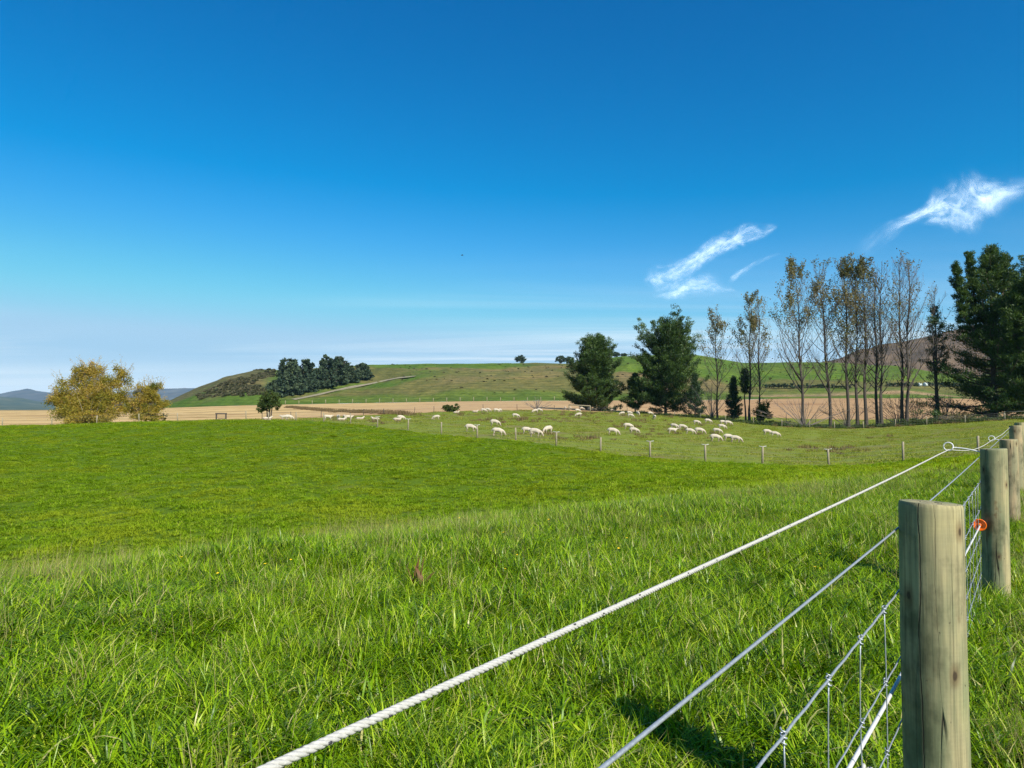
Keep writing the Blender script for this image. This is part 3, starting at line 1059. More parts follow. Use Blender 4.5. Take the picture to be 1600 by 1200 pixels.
# white insulated hot wire through the orange ring on the second post
HA = -.412
hot = empty('electric_wire', fence_pt(1.95, HA, EYE - .81), 0, 'straight white insulated wire running low beside the netting, with a knot tied on it', 'electric wire')
mb = MB()
mb.tube([wire_pt(Y, HA + .007 - .030 * max(0, 4.77 - Y) / 3.2, EYE - .815 + min(0, gnd_line(Y)) + .004 * math.sin(Y)) - hot.location for Y in np.linspace(YS, 13, 50)], .0052, 10)
link('white_line', mb.mesh('white_line', M_TUBE), hot)
mb = MB()
rk = random.Random(3)
kc = at(1338, 1187, 1.62)
kY = 1067 * .425 / (1615 - 1330)
kc = wire_pt(kY, HA + .005, EYE - .83) - hot.location
for k in range(7):
    c0 = kc + Vector((rk.uniform(-.012, .014), rk.uniform(-.012, .012), rk.uniform(-.016, .012)))
    ax = Vector((rk.uniform(-1, 1), rk.uniform(-1, 1), rk.uniform(-1, 1))).normalized()
    b1 = ax.orthogonal().normalized(); b2 = ax.cross(b1)
    mb.tube([c0 + (b1 * math.cos(a) + b2 * math.sin(a)) * .012 for a in np.linspace(0, 5.8, 12)], .0048, 7)
link('rope_knot', mb.mesh('rope_knot', M_ROPE), hot)

# orange ring insulators on posts 2 and onwards
for i in (1, 3):
    o, q, g, top = posts[i]
    c0 = fence_pt(q.y - .03, HA + .004, EYE - .812 + min(0, gnd_line(q.y)))
    Mw = Matrix.Translation(root.location) @ Matrix.Translation(o.location) @ Matrix.Rotation(o.rotation_euler.z, 4, 'Z')
    V, Fc = [], []
    prof = [(.010, .014), (.026, .014), (.033, .003), (.037, -.010), (.035, -.015), (.028, -.010), (.020, -.004), (.012, -.005), (.007, -.010), (.0052, -.018)]
    for rr, off in prof:
        for k in range(28):
            an = 2 * math.pi * k / 28
            q_ = c0 + ALONG * off + PERP * (rr * 1.15 * math.cos(an)) + Vector((0, 0, rr * 1.15 * math.sin(an)))
            V.append(tuple(q_))
    for r0 in range(len(prof) - 1):
        for k in range(28):
            k2 = (k + 1) % 28
            Fc.append((r0 * 28 + k, r0 * 28 + k2, (r0 + 1) * 28 + k2, (r0 + 1) * 28 + k))
    mb = MB(); mb.v = V; mb.f = Fc; mb.r = [.5] * len(V)
    mb.tube([c0 + PERP * .036, c0 + PERP * .056 + Vector((0, 0, -.006))], [.013, .009], 8)
    world_child('ring_insulator', mb.mesh('ring_insulator', M_ORANGE), o, Mw)['label'] = 'orange plastic ring insulator'


# ------------------------------------------------------------------ the farther fences
def simple_post(name, r, h, mat, sides=8):
    mb = MB()
    mb.tube([(0, 0, -.3), (0, 0, h * .5), (.01, 0, h)], [r * 1.05, r, r * .95], sides)
    return mb.mesh(name, mat)


def far_fence(name, label, spots, hgt, rad, mat, wires=(), wire_r=.004, tops=(), zf=gz, var=.08, wire_mat=None):
    pts_ = [Vector((x, y, zf(x, y))) for x, y in spots]
    mid = pts_[len(pts_) // 2]
    rt = empty(name, mid, 0, label, 'fence')
    me = simple_post('post', rad, hgt, mat)
    rn = random.Random(len(pts_))
    for k, q in enumerate(pts_):
        o = link('post', me, rt, q - mid, (rn.uniform(-.03, .03), rn.uniform(-.03, .03), rn.random() * 6), (1, 1, 1 + rn.uniform(-var, var)))
        if k in tops:
            mb = MB()
            mb.tube([(-.26, 0, hgt + .02), (-.1, 0, hgt - .01), (.1, 0, hgt - .01), (.26, 0, hgt + .02)], .018, 5)
            ins = link('pigtail_insulator', mb.mesh('pigtail_insulator', M_PLAST), o)
            ins.rotation_euler = (0, 0, -o.rotation_euler.z)
    for h in wires:
        mb = MB()
        dense = []
        for a, b_ in zip(pts_[:-1], pts_[1:]):
            n = max(1, int((b_ - a).length / 4))
            for k in range(n):
                c0 = a + (b_ - a) * (k / n)
                dense.append(Vector((c0.x, c0.y, (c0.z * .7 + .3 * zf(c0.x, c0.y)) + h)) - mid)
        dense.append(pts_[-1] + Vector((0, 0, h)) - mid)
        mb.tube(dense, wire_r, 4)
        link('wire', mb.mesh('wire', wire_mat or M_FARWIRE), rt)
    return rt


def pxY(px, Y): return ((px - 800) / F * Y, Y)
mid_px = [463, 506, 548, 590, 638, 690, 746, 806, 869, 938, 1015, 1101, 1190, 1293, 1409, 1526]
spots = [pxY(420, 89), ] + [pxY(a, float(Yfence(a))) for a in mid_px] + [pxY(1660, 42)]
far_fence('post_and_wire_fence', 'curving line of pale wooden posts dividing the bright pasture from the sheep', spots, 1.18, .072, M_FARPOST, (.25, .5, .75, 1.1), .0045, (4, 5, 7, 9, 11, 12, 13, 14))
lf = [(-60, 101), (5, 101), (82, 105), (152, 100), (218, 101), (278, 104), (385, 104)]
far_fence('post_and_wire_fence', 'thin fence of pale posts on the left crest in front of the yellow tree', [pxY(a, b_) for a, b_ in lf], 1.35, .075, M_FARPOST, (.7, 1.0, 1.28), .007)
bf = [1019, 1054, 1094, 1133, 1177, 1221, 1264, 1303, 1348, 1398, 1447, 1507, 1568]
far_fence('post_and_wire_fence', 'fence of pale posts along the shaded foot of the poplars', [pxY(a, float(Yback(a))) for a in bf], 1.2, .07, M_FARPOST, (.3, .6, .85, 1.12), .007)
wf = [410, 455, 502, 568, 600, 648, 678, 706, 755, 808, 866, 905, 945, 980, 1019]
far_fence('post_and_wire_fence', 'fence of thin dark posts at the back of the sheep, before the stubble', [pxY(a, float(Yback(a)) * .995) for a in wf], 1.3, .055, M_DARKPOST, (.5, .85, 1.2), .008)
hf = list(range(446, 900, 21))
far_fence('post_and_wire_fence', 'distant row of tiny pale posts along the foot of the hill', [pxY(a, float(Ytoe(a)) * .985) for a in hf], 2.2, .16, M_FARPOST, (), zf=lambda x, y: gz(x, y))
pf = [(1228, 150), (1274, 152), (1384, 150), (1440, 148), (1490, 146)]
far_fence('post_and_wire_fence', 'few thin dark posts seen between the poplar trunks', [pxY(a, b_) for a, b_ in pf], 1.9, .06, M_DARKPOST, (1.0, 1.7), .006)

# railed gate on the right
gate = empty('wooden_gate', Vector((*pxY(1585, 100.5), gz(*pxY(1585, 100.5)))), 0, 'grey wooden rail and post gateway at the far right under the pines', 'gate')
ga = Vector((*pxY(1569, 101), gz(*pxY(1569, 101)))); gb = Vector((*pxY(1640, 98), gz(*pxY(1640, 98))))
for q in (ga, gb):
    link('post', simple_post('post', .10, 1.35, M_FARPOST), gate, q - gate.location)
for h, r_ in ((1.28, .06), (.75, .02), (.4, .02)):
    mb = MB(); mb.tube([ga - gate.location + Vector((0, -.12, h)), gb - gate.location + Vector((0, -.12, h))], r_, 6)
    link('rail', mb.mesh('rail', M_FARPOST), gate)
# pale rail left of the big pine
q0 = Vector((*pxY(889, 153), gz(*pxY(889, 153)))); q1 = Vector((*pxY(922, 153), gz(*pxY(922, 153))))
rr_ = empty('wooden_gate', q0, 0, 'pale horizontal rail between two posts beside the left pine', 'gate')
for q in (q0, q1):
    link('post', simple_post('post', .1, 1.5, M_FARPOST), rr_, q - q0)
mb = MB(); mb.tube([Vector((0, -.12, 1.4)), q1 - q0 + Vector((0, -.12, 1.4))], .11, 6)
link('rail', mb.mesh('rail', M_FARPOST), rr_)
# dark trestle frame in the stubble
q0 = Vector((*pxY(346, 122), gz(*pxY(346, 122))))
fr = empty('trestle', q0, 0, 'small dark wooden frame standing in the stubble left of the green tree', 'frame')
for sx_ in (-.85, .85):
    mb = MB(); mb.box((sx_, 0, .55), (.22, .18, 1.3)); link('leg', mb.mesh('leg', M_DARKPOST, False), fr)
mb = MB(); mb.box((0, 0, 1.28), (2.0, .30, .22)); link('top_rail', mb.mesh('top_rail', M_DARKPOST, False), fr)
mb = MB(); mb.box((.1, .02, .35), (1.2, .12, .12)); link('lower_rail', mb.mesh('lower_rail', M_DARKPOST, False), fr)

# wrapped bales
M_BALE = plain_mat('bale wrap', (.45, .50, .47), .35, 0, .08, 3)
for (px, py), lb in (((1436.5, 604), 'left of two pale wrapped round bales on the green slope by the poplars'), ((1446, 603.5), 'right of two pale wrapped round bales on the green slope by the poplars')):
    q = hit(px, py, 'hill', 360, 650)
    sc_ = q.y / F
    mb = MB()
    r_ = 3.2 * sc_
    mb.tube([(-r_ * .95, 0, 0), (-r_ * .85, 0, 0), (0, 0, 0), (r_ * .85, 0, 0), (r_ * .95, 0, 0)], [r_ * .7, r_ * .92, r_ * 1.02, r_ * .92, r_ * .7], 20)
    o = link('wrapped_bale', mb.mesh('wrapped_bale', M_BALE), None, q + Vector((0, 0, r_ * .85)), (0, 0, .5))
    tag(o, lb, 'bale', 'wrapped bales on the slope')

# ------------------------------------------------------------------ sheep
def wool_mat():
    m, t, p, out = new_mat('shorn wool')
    tcn = t.new('ShaderNodeTexCoord').outputs['Object']
    n = t.noise(tcn, 9, 4, .6)
    oi = t.new('ShaderNodeObjectInfo').outputs['Random']
    c = t.ramp(n, [(.3, (.40, .335, .245)), (.6, (.50, .435, .335))])
    c = t.mix(t.math('MULTIPLY', oi, .35), c, (.43, .38, .30))
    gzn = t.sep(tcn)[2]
    c = t.mix(t.mapr(t.math('ADD', gzn, t.math('MULTIPLY', n, .12)), .30, .44, .8, 0, True), c, (.27, .205, .14))      # bare legs, grubby belly wool, and under-body shading painted into the colour
    t.put(p.inputs['Base Color'], c)
    p.inputs['Roughness'].default_value = .95
    p.inputs['Sheen Weight'].default_value = .3
    p.inputs['Specular IOR Level'].default_value = .1
    b = t.new('ShaderNodeBump'); b.inputs['Strength'].default_value = .5; b.inputs['Distance'].default_value = .02
    t.put(b.inputs['Height'], t.noise(tcn, 25, 4, .6)); t.put(p.inputs['Normal'], b.outputs[0])
    return m
M_WOOL = wool_mat()


def skin_mesh(name, verts, edges, rad, rootv, mat, sub=2):
    me = bpy.data.meshes.new(name)
    me.from_pydata(verts, edges, [])
    o = bpy.data.objects.new(name, me); COL.objects.link(o)
    md = o.modifiers.new('s', 'SKIN')
    for i, r_ in enumerate(rad):
        sv = me.skin_vertices[0].data[i]
        sv.radius = r_ if hasattr(r_, '__len__') else (r_, r_)
        sv.use_root = (i == rootv)
    md.use_smooth_shade = True
    sb = o.modifiers.new('d', 'SUBSURF'); sb.levels = sub; sb.render_levels = sub
    dg = bpy.context.evaluated_depsgraph_get()
    out = bpy.data.meshes.new_from_object(o.evaluated_get(dg))
    bpy.data.objects.remove(o)
    out.name = name
    out.materials.clear(); out.materials.append(mat)
    out.polygons.foreach_set('use_smooth', np.ones(len(out.polygons), bool))
    return out


def sheep_mesh(pose, seed):
    rn = random.Random(seed)
    j = lambda a: rn.uniform(-a, a)
    # spine: rump, loin, belly, ribs, shoulder, then neck and head
    V = [(-.50, 0, .60), (-.36, 0, .615), (-.14, 0, .60), (.10, 0, .585), (.32, 0, .575)]
    Rd = [(.12, .13), (.185, .20), (.20, .215), (.20, .22), (.155, .185)]
    if pose == 'graze':
        V += [(.46, 0, .49), (.57, j(.02), .33), (.64, j(.03), .17), (.72, j(.04), .06)]
        Rd += [(.105, .13), (.08, .095), (.07, .085), (.045, .05)]
    elif pose == 'stand':
        V += [(.46, 0, .60), (.54, j(.03), .68), (.63, j(.05), .73), (.76, j(.06), .67)]
        Rd += [(.11, .14), (.085, .10), (.08, .085), (.05, .052)]
    else:
        V = [(x, y, z - .36) for x, y, z in V]
        V += [(.44, 0, .34), (.50, .03, .48), (.58, .06, .54), (.70, .08, .49)]
        Rd += [(.11, .13), (.085, .10), (.08, .085), (.05, .052)]
    E = [(i, i + 1) for i in range(8)]
    def chain(par, pts_, rs):
        last = par
        for q, r_ in zip(pts_, rs):
            V.append(q); Rd.append((r_, r_)); E.append((last, len(V) - 1)); last = len(V) - 1
    # ears and tail
    hx, hy, hz_ = V[7]
    for s_ in (-1, 1):
        chain(7, [(hx - .02, hy + s_ * .10, hz_ + .03), (hx - .03, hy + s_ * .155, hz_ + .01)], [.022, .012])
    rx_, ry_, rz_ = V[0]
    chain(0, [(rx_ - .10, 0, rz_ - .02), (rx_ - .12, 0, rz_ - .16)], [.03, .02])
    if pose != 'lie':
        st = j(.06)
        for s_ in (-1, 1):
            f = st * s_
            chain(1, [(-.36, s_ * .11, .46), (-.33 + f, s_ * .115, .33), (-.42 + f, s_ * .11, .20), (-.40 + f, s_ * .11, .02)], [.09, .055, .034, .034])
            chain(4, [(.30, s_ * .10, .42), (.31 - f, s_ * .105, .24), (.30 - f * 1.6, s_ * .105, .02)], [.07, .038, .034])
    else:
        for s_ in (-1, 1):
            chain(1, [(-.26, s_ * .20, .14), (-.08, s_ * .24, .07)], [.07, .035])
            chain(4, [(.36, s_ * .13, .10), (.48, s_ * .13, .05)], [.06, .035])
    return skin_mesh('sheep', V, E, Rd, 2, M_WOOL, 2)


SH = {'g': [sheep_mesh('graze', k) for k in (1, 2, 3)], 's': [sheep_mesh('stand', 5)], 'l': [sheep_mesh('lie', 6)]}
# px, feet row, heading (0 = right, 180 = left, 90 = away, -90 = towards us), pose, label
SHEEP = [
    (735.5, 674.5, -8, 'g', 'white sheep grazing with its head against the post, leftmost of the close ones'),
    (773.5, 665.8, -14, 'g', 'white sheep grazing alone just above the sheep nearest the pasture edge'),
    (778.5, 681.5, -10, 'g', 'white sheep grazing nearest the bright pasture, a dark shadow behind it'),
    (824, 679, -5, 'g', 'greyish shaded sheep half hidden behind another, left one of a pair by a post'),
    (837, 683, -15, 'g', 'front sheep of the overlapping pair between two near fence posts'),
    (856, 677.8, 225, 'g', 'white sheep grazing to the left, just above a topped fence post'),
    (806, 653.8, -12, 'g', 'lone white sheep grazing midway back among brown weeds'),
    (836, 645.5, 200, 'g', 'grey shaded sheep beside a bare brown shrub at the back'),
    (843, 643.8, -12, 'g', 'white sheep grazing behind the grey shaded one by the brown shrub'),
    (742.5, 644.8, -10, 'l', 'small white sheep lying at the back fence, first right of the round bush'),
    (756, 644.6, -8, 'g', 'white sheep at the back fence, left one of the pair after the lying sheep'),
    (762.5, 643.8, -18, 'g', 'white sheep at the back fence, right one of the pair after the lying sheep'),
    (776, 644.6, 10, 'g', 'white sheep at the back fence showing its long side beside a dark post'),
    (782, 644.2, 60, 'g', 'white sheep turned away, touching the long sided sheep by a dark post'),
    (713, 646.3, 0, 'l', 'tiny white sheep lying under the right edge of the round bush'),
    (883, 641, 95, 'g', 'tiny white sheep seen end on, left of the pale rail'),
    (891.5, 640.6, 80, 'g', 'tiny white sheep below the left end of the pale rail'),
    (903, 644.6, 15, 'g', 'white sheep partly hidden behind a left facing one below the pale rail'),
    (904, 651.5, 182, 'g', 'white sheep facing left in front of another below the left pine'),
    (909.5, 641, -15, 'g', 'small white sheep grazing right under the end of the pale rail'),
    (920.5, 640.2, -60, 'g', 'small white sheep turned to us in the shade of the left pine'),
    (929, 641, -20, 'g', 'small white sheep grazing rightmost under the left pine'),
    (957, 643, -10, 'g', 'lone white sheep grazing between the two big pines'),
    (972, 649.2, 190, 'g', 'white sheep facing left below the gap between the pines'),
    (984, 648, -5, 'g', 'white sheep standing behind two others below the second pine'),
    (985.5, 653, -22, 'g', 'white sheep grazing in front of the group below the second pine'),
    (997, 649.2, -75, 'g', 'white sheep seen end on, rightmost of the group below the second pine'),
    (1016.5, 648.8, 5, 'g', 'white sheep grazing close to the first pale post of the back fence'),
    (1022.5, 655.6, 100, 'g', 'grey sheep with its rump to us below the trunk of the second pine'),
    (958, 680.5, -10, 'g', 'white sheep grazing alone above the topped post in the middle'),
    (982, 671, -10, 'g', 'rear sheep of the overlapping pair right of the lone middle sheep'),
    (991, 677.8, -15, 'g', 'front sheep of the overlapping pair right of the lone middle sheep'),
    (1054, 670.8, -35, 'g', 'white sheep at the upper left of the row of five'),
    (1051, 678, 4, 's', 'white sheep standing side on at the lower left of the row of five'),
    (1067, 671.8, -22, 'g', 'white sheep in the middle of the upper row of five'),
    (1078.5, 679, -20, 'g', 'greyish sheep in the middle of the lower row of five'),
    (1093.5, 678.8, -18, 'g', 'white sheep grazing at the right end of the row of five'),
    (1089, 664.2, -25, 'g', 'grey sided sheep grazing behind the row, left of the two farthest'),
    (1106.5, 661.6, -12, 'g', 'white sheep grazing nearest the back fence left of a pale post'),
    (1130, 663.6, 5, 'g', 'white sheep whose head hides behind another at the pale back post'),
    (1138, 665, -15, 'g', 'white sheep grazing right of the pale back post'),
    (1128.5, 671, -20, 'g', 'white sheep grazing just below the pair at the pale back post'),
    (1121, 678.3, -20, 'g', 'white sheep grazing between the upper pair and the lower three'),
    (1118.5, 690, -15, 'g', 'white sheep grazing lowest on the right, alone beside an overlapping pair'),
    (1139, 689.2, -5, 'g', 'left sheep of the overlapping pair nearest the right fence posts'),
    (1150, 692, -20, 'g', 'right sheep of the overlapping pair, greyish flank, head to the grass'),
    (1199.5, 679.8, -8, 'g', 'left sheep of the isolated pair at the far right of the flock'),
    (1211.5, 683.3, -18, 'g', 'right sheep of the isolated pair at the far right of the flock'),
]
# on and beyond the left crest their feet are partly hidden: px, distance, heading, pose, label
SHEEP_L = [
    (418, 93, 10, 'l', 'white sheep lying under the small green tree on the crest'),
    (445, 96, 185, 's', 'white sheep side on right of the small green tree'),
    (452, 98, 5, 'g', 'white sheep grazing right behind another near the small green tree'),
    (513, 96, 20, 's', 'white sheep with its head raised, right of the second crest post'),
    (529, 97, -70, 's', 'white sheep facing us with a dark face shadow in the crest group'),
    (538, 98, -80, 's', 'white sheep facing us in the middle of the crest group'),
    (545.5, 99, 20, 's', 'rightmost standing sheep of the crest group'),
    (534, 90, 5, 'l', 'white sheep lying in front of the crest group'),
    (562.5, 103, 0, 'l', 'small white sheep lying between the crest group and the next post'),
    (587, 100, 170, 'l', 'greyish sheep lying behind a crest post'),
    (621, 95, 0, 'l', 'white sheep lying in front of a standing one left of the topped post'),
    (627, 99, 15, 'g', 'white sheep just behind a lying one left of the topped post'),
    (681.5, 102, 175, 'g', 'white sheep grazing left of the round bush at the back'),
]
GRP = 'shorn white sheep in the far paddock'
rn = random.Random(5)
def put_sheep(loc, hd, pose, label, k):
    me = SH[pose][k % len(SH[pose])]
    s_ = rn.uniform(.94, 1.06)
    o = link('sheep', me, None, loc, (0, 0, R(hd + rn.uniform(-4, 4))), (s_ * 1.02, s_, s_ * 1.0))
    tag(o, label, 'sheep', GRP)
for k, (px, py, hd, ps, lb) in enumerate(SHEEP):
    put_sheep(hit(px, py, 'ground', 40, 170) + Vector((0, 0, .0)), hd, ps, lb, k)
for k, (px, Y, hd, ps, lb) in enumerate(SHEEP_L):
    x, y = pxY(px, Y)
    put_sheep(Vector((x, y, gz(x, y))), hd, ps, lb, k)

# ------------------------------------------------------------------ trees
M_BARK = plain_mat('dark bark', (.085, .065, .048), .9, var=.4, scale=6, bump=.6)
M_BARKP = plain_mat('poplar bark', (.055, .045, .035), .9, var=.4, scale=6, bump=.6)
M_TWIG = plain_mat('poplar twigs', (.165, .138, .120), .9, var=.25, scale=1)
M_PALEBARK = plain_mat('pale willow bark', (.30, .25, .18), .9, var=.3, scale=5)
M_PINE = leaf_mat('pine needles', [(0, (.018, .042, .011)), (.5, (.052, .098, .022)), (.85, (.125, .190, .040)), (1, (.19, .22, .06))], .28, .5, .3, (1.2, 1.2, .6))
M_PINEDK = leaf_mat('dark conifer needles', [(0, (.022, .045, .020)), (.6, (.045, .080, .034)), (1, (.075, .11, .05))], .18, .6, .2)
M_WILLOW = leaf_mat('yellow willow leaves', [(0, (.13, .15, .018)), (.35, (.27, .25, .030)), (.7, (.41, .31, .046)), (1, (.45, .29, .09))], .42, .6, .2, (1.15, 1.0, .6))
M_POPLEAF = leaf_mat('autumn poplar leaves', [(0, (.09, .10, .035)), (.4, (.165, .155, .055)), (.8, (.235, .195, .075)), (1, (.22, .175, .10))], .35, .6, .2, (1.15, 1.0, .6))
M_BUSH = leaf_mat('bush leaves', [(0, (.025, .045, .012)), (.5, (.055, .090, .020)), (1, (.10, .12, .03))], .3, .6, .2)
M_HILLTREE = leaf_mat('hill tree leaves', [(0, (.022, .042, .024)), (.5, (.046, .074, .040)), (1, (.085, .115, .060))], .2, .6, .15)


def leaf_cloud(pos, nrm, L, W, rnd, seed, jitter=.8):
    """one small folded leaf quad per point, turned about its outward direction"""
    rg = np.random.default_rng(seed)
    n = len(pos)
    d = nrm + rg.normal(0, jitter, (n, 3))
    d /= np.linalg.norm(d, axis=1, keepdims=True) + 1e-9
    a = np.cross(d, rg.normal(0, 1, (n, 3)))
    a /= np.linalg.norm(a, axis=1, keepdims=True) + 1e-9
    L = np.broadcast_to(L, (n,)) * rg.uniform(.7, 1.3, n); W = np.broadcast_to(W, (n,)) * rg.uniform(.7, 1.3, n)
    p0 = pos - d * (L * .5)[:, None]; p2 = pos + d * (L * .5)[:, None]
    p1 = pos + a * (W * .5)[:, None]; p3 = pos - a * (W * .5)[:, None]
    V = np.stack([p0, p1, p2, p3], 1).reshape(-1, 3)
    Fc = np.arange(n * 4).reshape(n, 4)
    return V, Fc, np.repeat(rnd, 4)


def cone_leaves(pos, L, W, up, seed, rnd):
    """needle tufts: flat thin triangles-as-quads pointing outward and up"""
    return leaf_cloud(pos, up, L, W, rnd, seed, .55)


def crown_obj(name, parts_, mat, parent):
    V = np.concatenate([q[0] for q in parts_]); off = 0; Fs = []; Rn = []
    for q in parts_:
        Fs.append(q[1] + off); off += len(q[0]); Rn.append(q[2])
    return link(name, np_mesh(name, V, np.concatenate(Fs), mat, dict(rnd=np.clip(np.concatenate(Rn), 0, 1))), parent)


def pine(loc, H, Rmax, seed, label, cat='tree', group=None, hb=.12, nbr=90, ntuft=5, per=34, nl=.55, nw=.10, lean=(0, 0), shape=None, mat=None, leaders=(), twist=1.0, name='pine_tree', droop=0):
    rn = random.Random(seed); rg = np.random.default_rng(seed)
    root_ = empty(name, loc, 0, label, cat, group)
    tb = MB()
    tr = max(.10, H * .017)
    trunk = [Vector((lean[0] * (k / 8) ** 1.5 + .1 * math.sin(k + seed), lean[1] * (k / 8), H * .97 * k / 8)) for k in range(9)]
    trunk[0].z = -.4
    tb.tube(trunk, [tr * (1.25 if k == 0 else 1) * (1 - k / 8.6) + .02 for k in range(9)], 8)
    def tp(h):
        f = max(0, min(7.999, h / (H * .97) * 8)); i = int(f)
        return trunk[i].lerp(trunk[i + 1], f - i)
    shape = shape or (lambda t: (min(1, t / .18)) ** .6 * (1 - t) ** .75 * 1.12 + .05)
    P, U, RR = [], [], []
    limbs = [(tp, hb * H, H, Rmax, nbr, shape)]
    for (dx, dy, f0, f1, Rl, nl_) in leaders:          # extra leading shoots that make the crown many-headed
        s0 = tp(H * f0)
        e0_ = Vector((dx, dy, H * f1))
        mid_ = Vector((s0.x + (dx - s0.x) * .75, s0.y + (dy - s0.y) * .75, s0.z + (e0_.z - s0.z) * .4))
        tb.tube([s0, mid_, e0_], [tr * .5, tr * .32, .04], 6)
        def ax(h, s0=s0, mid_=mid_, e0_=e0_):
            return s0.lerp(mid_, max(0, (h - s0.z) / (mid_.z - s0.z))) if h < mid_.z else mid_.lerp(e0_, min(1, (h - mid_.z) / (e0_.z - mid_.z)))
        limbs.append((ax, s0.z + .2 * (e0_.z - s0.z), e0_.z, Rl, nl_, lambda t: 1.05 - .8 * t))
    jobs = [(lb_, b) for lb_ in limbs for b in range(lb_[4])]
    for (axf, z0_, z1_, Rm, nb_, shp), b in jobs:
        t = (b + rn.random()) / nb_
        h = z0_ + (z1_ - z0_) * t
        az = b * 2.4 + rn.uniform(-.5, .5)
        Lb = Rm * shp(t) * rn.uniform(.55, 1.2)
        if rn.random() < .10: Lb *= 1.25
        e0 = rn.uniform(-.25, .35) + t * .75 - droop
        o_ = axf(h * .98)
        dirh = Vector((math.cos(az), math.sin(az), 0))
        pts_ = [o_.copy()]
        for s_ in range(1, 5):
            e = e0 + .25 * s_ * twist * .5
            pts_.append(pts_[-1] + (dirh * math.cos(e) + Vector((0, 0, math.sin(e)))) * (Lb / 4))
        tb.tube(pts_, [max(.02, tr * .28 * (1 - t) + .02) * (1 - s_ / 5) + .012 for s_ in range(5)], 4, cap=False)
        shade = rn.uniform(-.18, .18)
        nt_ = max(2, int(ntuft * (.5 + Lb / Rmax)))
        for k in range(nt_):
            s_ = .30 + .72 * (k + rn.random() * .8) / nt_
            f = min(3.999, s_ * 4); i = int(f)
            c0 = pts_[i].lerp(pts_[i + 1], f - i)
            sd = dirh.cross(Vector((0, 0, 1))) * rn.uniform(-1, 1) * Lb * .26 * s_
            c0 = c0 + sd + Vector((0, 0, rn.uniform(-.1, .35)))
            r_ = rn.uniform(.5, 1.0) * (.66 + .38 * Rmax / 6) * (.45 + .55 * Rm / Rmax)
            q = rg.normal(0, 1, (per, 3)); q /= np.linalg.norm(q, axis=1, keepdims=True)
            q *= (rg.random((per, 1)) ** .5) * r_
            q[:, 2] *= .75
            P.append(np.array(c0) + q)
            u = q / r_ * .7 + np.array([dirh.x * .5, dirh.y * .5, .75])
            U.append(u)
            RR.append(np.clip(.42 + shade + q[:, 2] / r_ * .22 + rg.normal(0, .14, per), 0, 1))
    P = np.concatenate(P); U = np.concatenate(U); RR = np.concatenate(RR)
    link('trunk', tb.mesh('trunk', M_BARK), root_)
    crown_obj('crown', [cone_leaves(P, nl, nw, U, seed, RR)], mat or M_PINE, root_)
    return root_


def lobed(loc, lobes, seed, label, leaf, nleaf, mat, name='tree', cat='tree', group=None, bark=None, trunk_r=.25, stems=(), shell=.55, wisps=0, wisp_len=2, cl=55, cs=.13):
    """broad crown: leaves scattered in uneven lobes around real limbs. lobes: (x, y, z, rx, ry, rz)"""
    rn = random.Random(seed); rg = np.random.default_rng(seed)
    root_ = empty(name, loc, 0, label, cat, group)
    tb = MB()
    tot = sum(l[3] * l[4] * l[5] for l in lobes)
    out_ = []
    base = Vector((0, 0, -.3))
    for li, l in enumerate(lobes):
        c0 = Vector(l[:3])
        st = Vector((c0.x * .35, c0.y * .35, min(c0.z * .4, 1.5))) if not stems else Vector((*min(stems, key=lambda s_: abs(s_[0] - c0.x)), 0))
        mid = (st + c0) / 2 + Vector((rn.uniform(-.3, .3), rn.uniform(-.3, .3), .2))
        tb.tube([Vector((st.x, st.y, -.3)), st, mid, c0], [trunk_r, trunk_r * .8, trunk_r * .45, trunk_r * .15], 6, cap=False)
        for k in range(6):
            v = Vector((rn.uniform(-1, 1), rn.uniform(-1, 1), rn.uniform(-.3, 1))).normalized()
            e = c0 + Vector((v.x * l[3], v.y * l[4], v.z * l[5])) * .95
            tb.tube([mid.lerp(c0, .6), c0.lerp(e, .5) + Vector((0, 0, .1)), e], [trunk_r * .2, trunk_r * .11, trunk_r * .03], 4, cap=False)
        n = int(nleaf * (l[3] * l[4] * l[5] / tot) ** .85)
        nc = max(6, n // cl)
        cc = rg.normal(0, 1, (nc, 3)); cc /= np.linalg.norm(cc, axis=1, keepdims=True)
        cc *= (shell + (1 - shell) * rg.random((nc, 1))) * rg.uniform(.75, 1.08, (nc, 1))
        ci = rg.integers(0, nc, n)
        q = cc[ci] + rg.normal(0, cs, (n, 3))
        pos_ = np.array(c0) + q * np.array(l[3:6])
        ok = pos_[:, 2] > .15
        cr = rg.normal(0, .17, nc)
        rv = np.clip(.5 + cr[ci] + rg.normal(0, .15, n) + rg.uniform(-.12, .12), 0, 1)
        out_.append(leaf_cloud(pos_[ok], q[ok], leaf[0], leaf[1], rv[ok], seed + li, .9))
        for k in range(wisps):
            v = Vector((rn.uniform(-1, 1), rn.uniform(-1, 1), rn.uniform(.35, 1.2))).normalized()
            s0 = c0 + Vector((v.x * l[3], v.y * l[4], v.z * l[5])) * .8
            e = s0 + (v + Vector((rn.uniform(-.3, .3), rn.uniform(-.3, .3), .5))).normalized() * wisp_len * rn.uniform(.4, 1)
            tb.tube([s0, (s0 + e) / 2 + Vector((rn.uniform(-.1, .1), 0, .1)), e], [.035, .022, .010], 3, cap=False)
            m_ = 14
            tt = rg.random((m_, 1))
            pw = np.array(s0) + (np.array(e) - np.array(s0)) * tt + rg.normal(0, .16, (m_, 3))
            out_.append(leaf_cloud(pw, np.tile(np.array(v), (m_, 1)), leaf[0] * .8, leaf[1] * .8, np.clip(.7 + rg.normal(0, .15, m_), 0, 1), seed + 77 + k, .9))
    link('trunk', tb.mesh('trunk', bark or M_BARK), root_)
    crown_obj('crown', out_, mat, root_)
    return root_


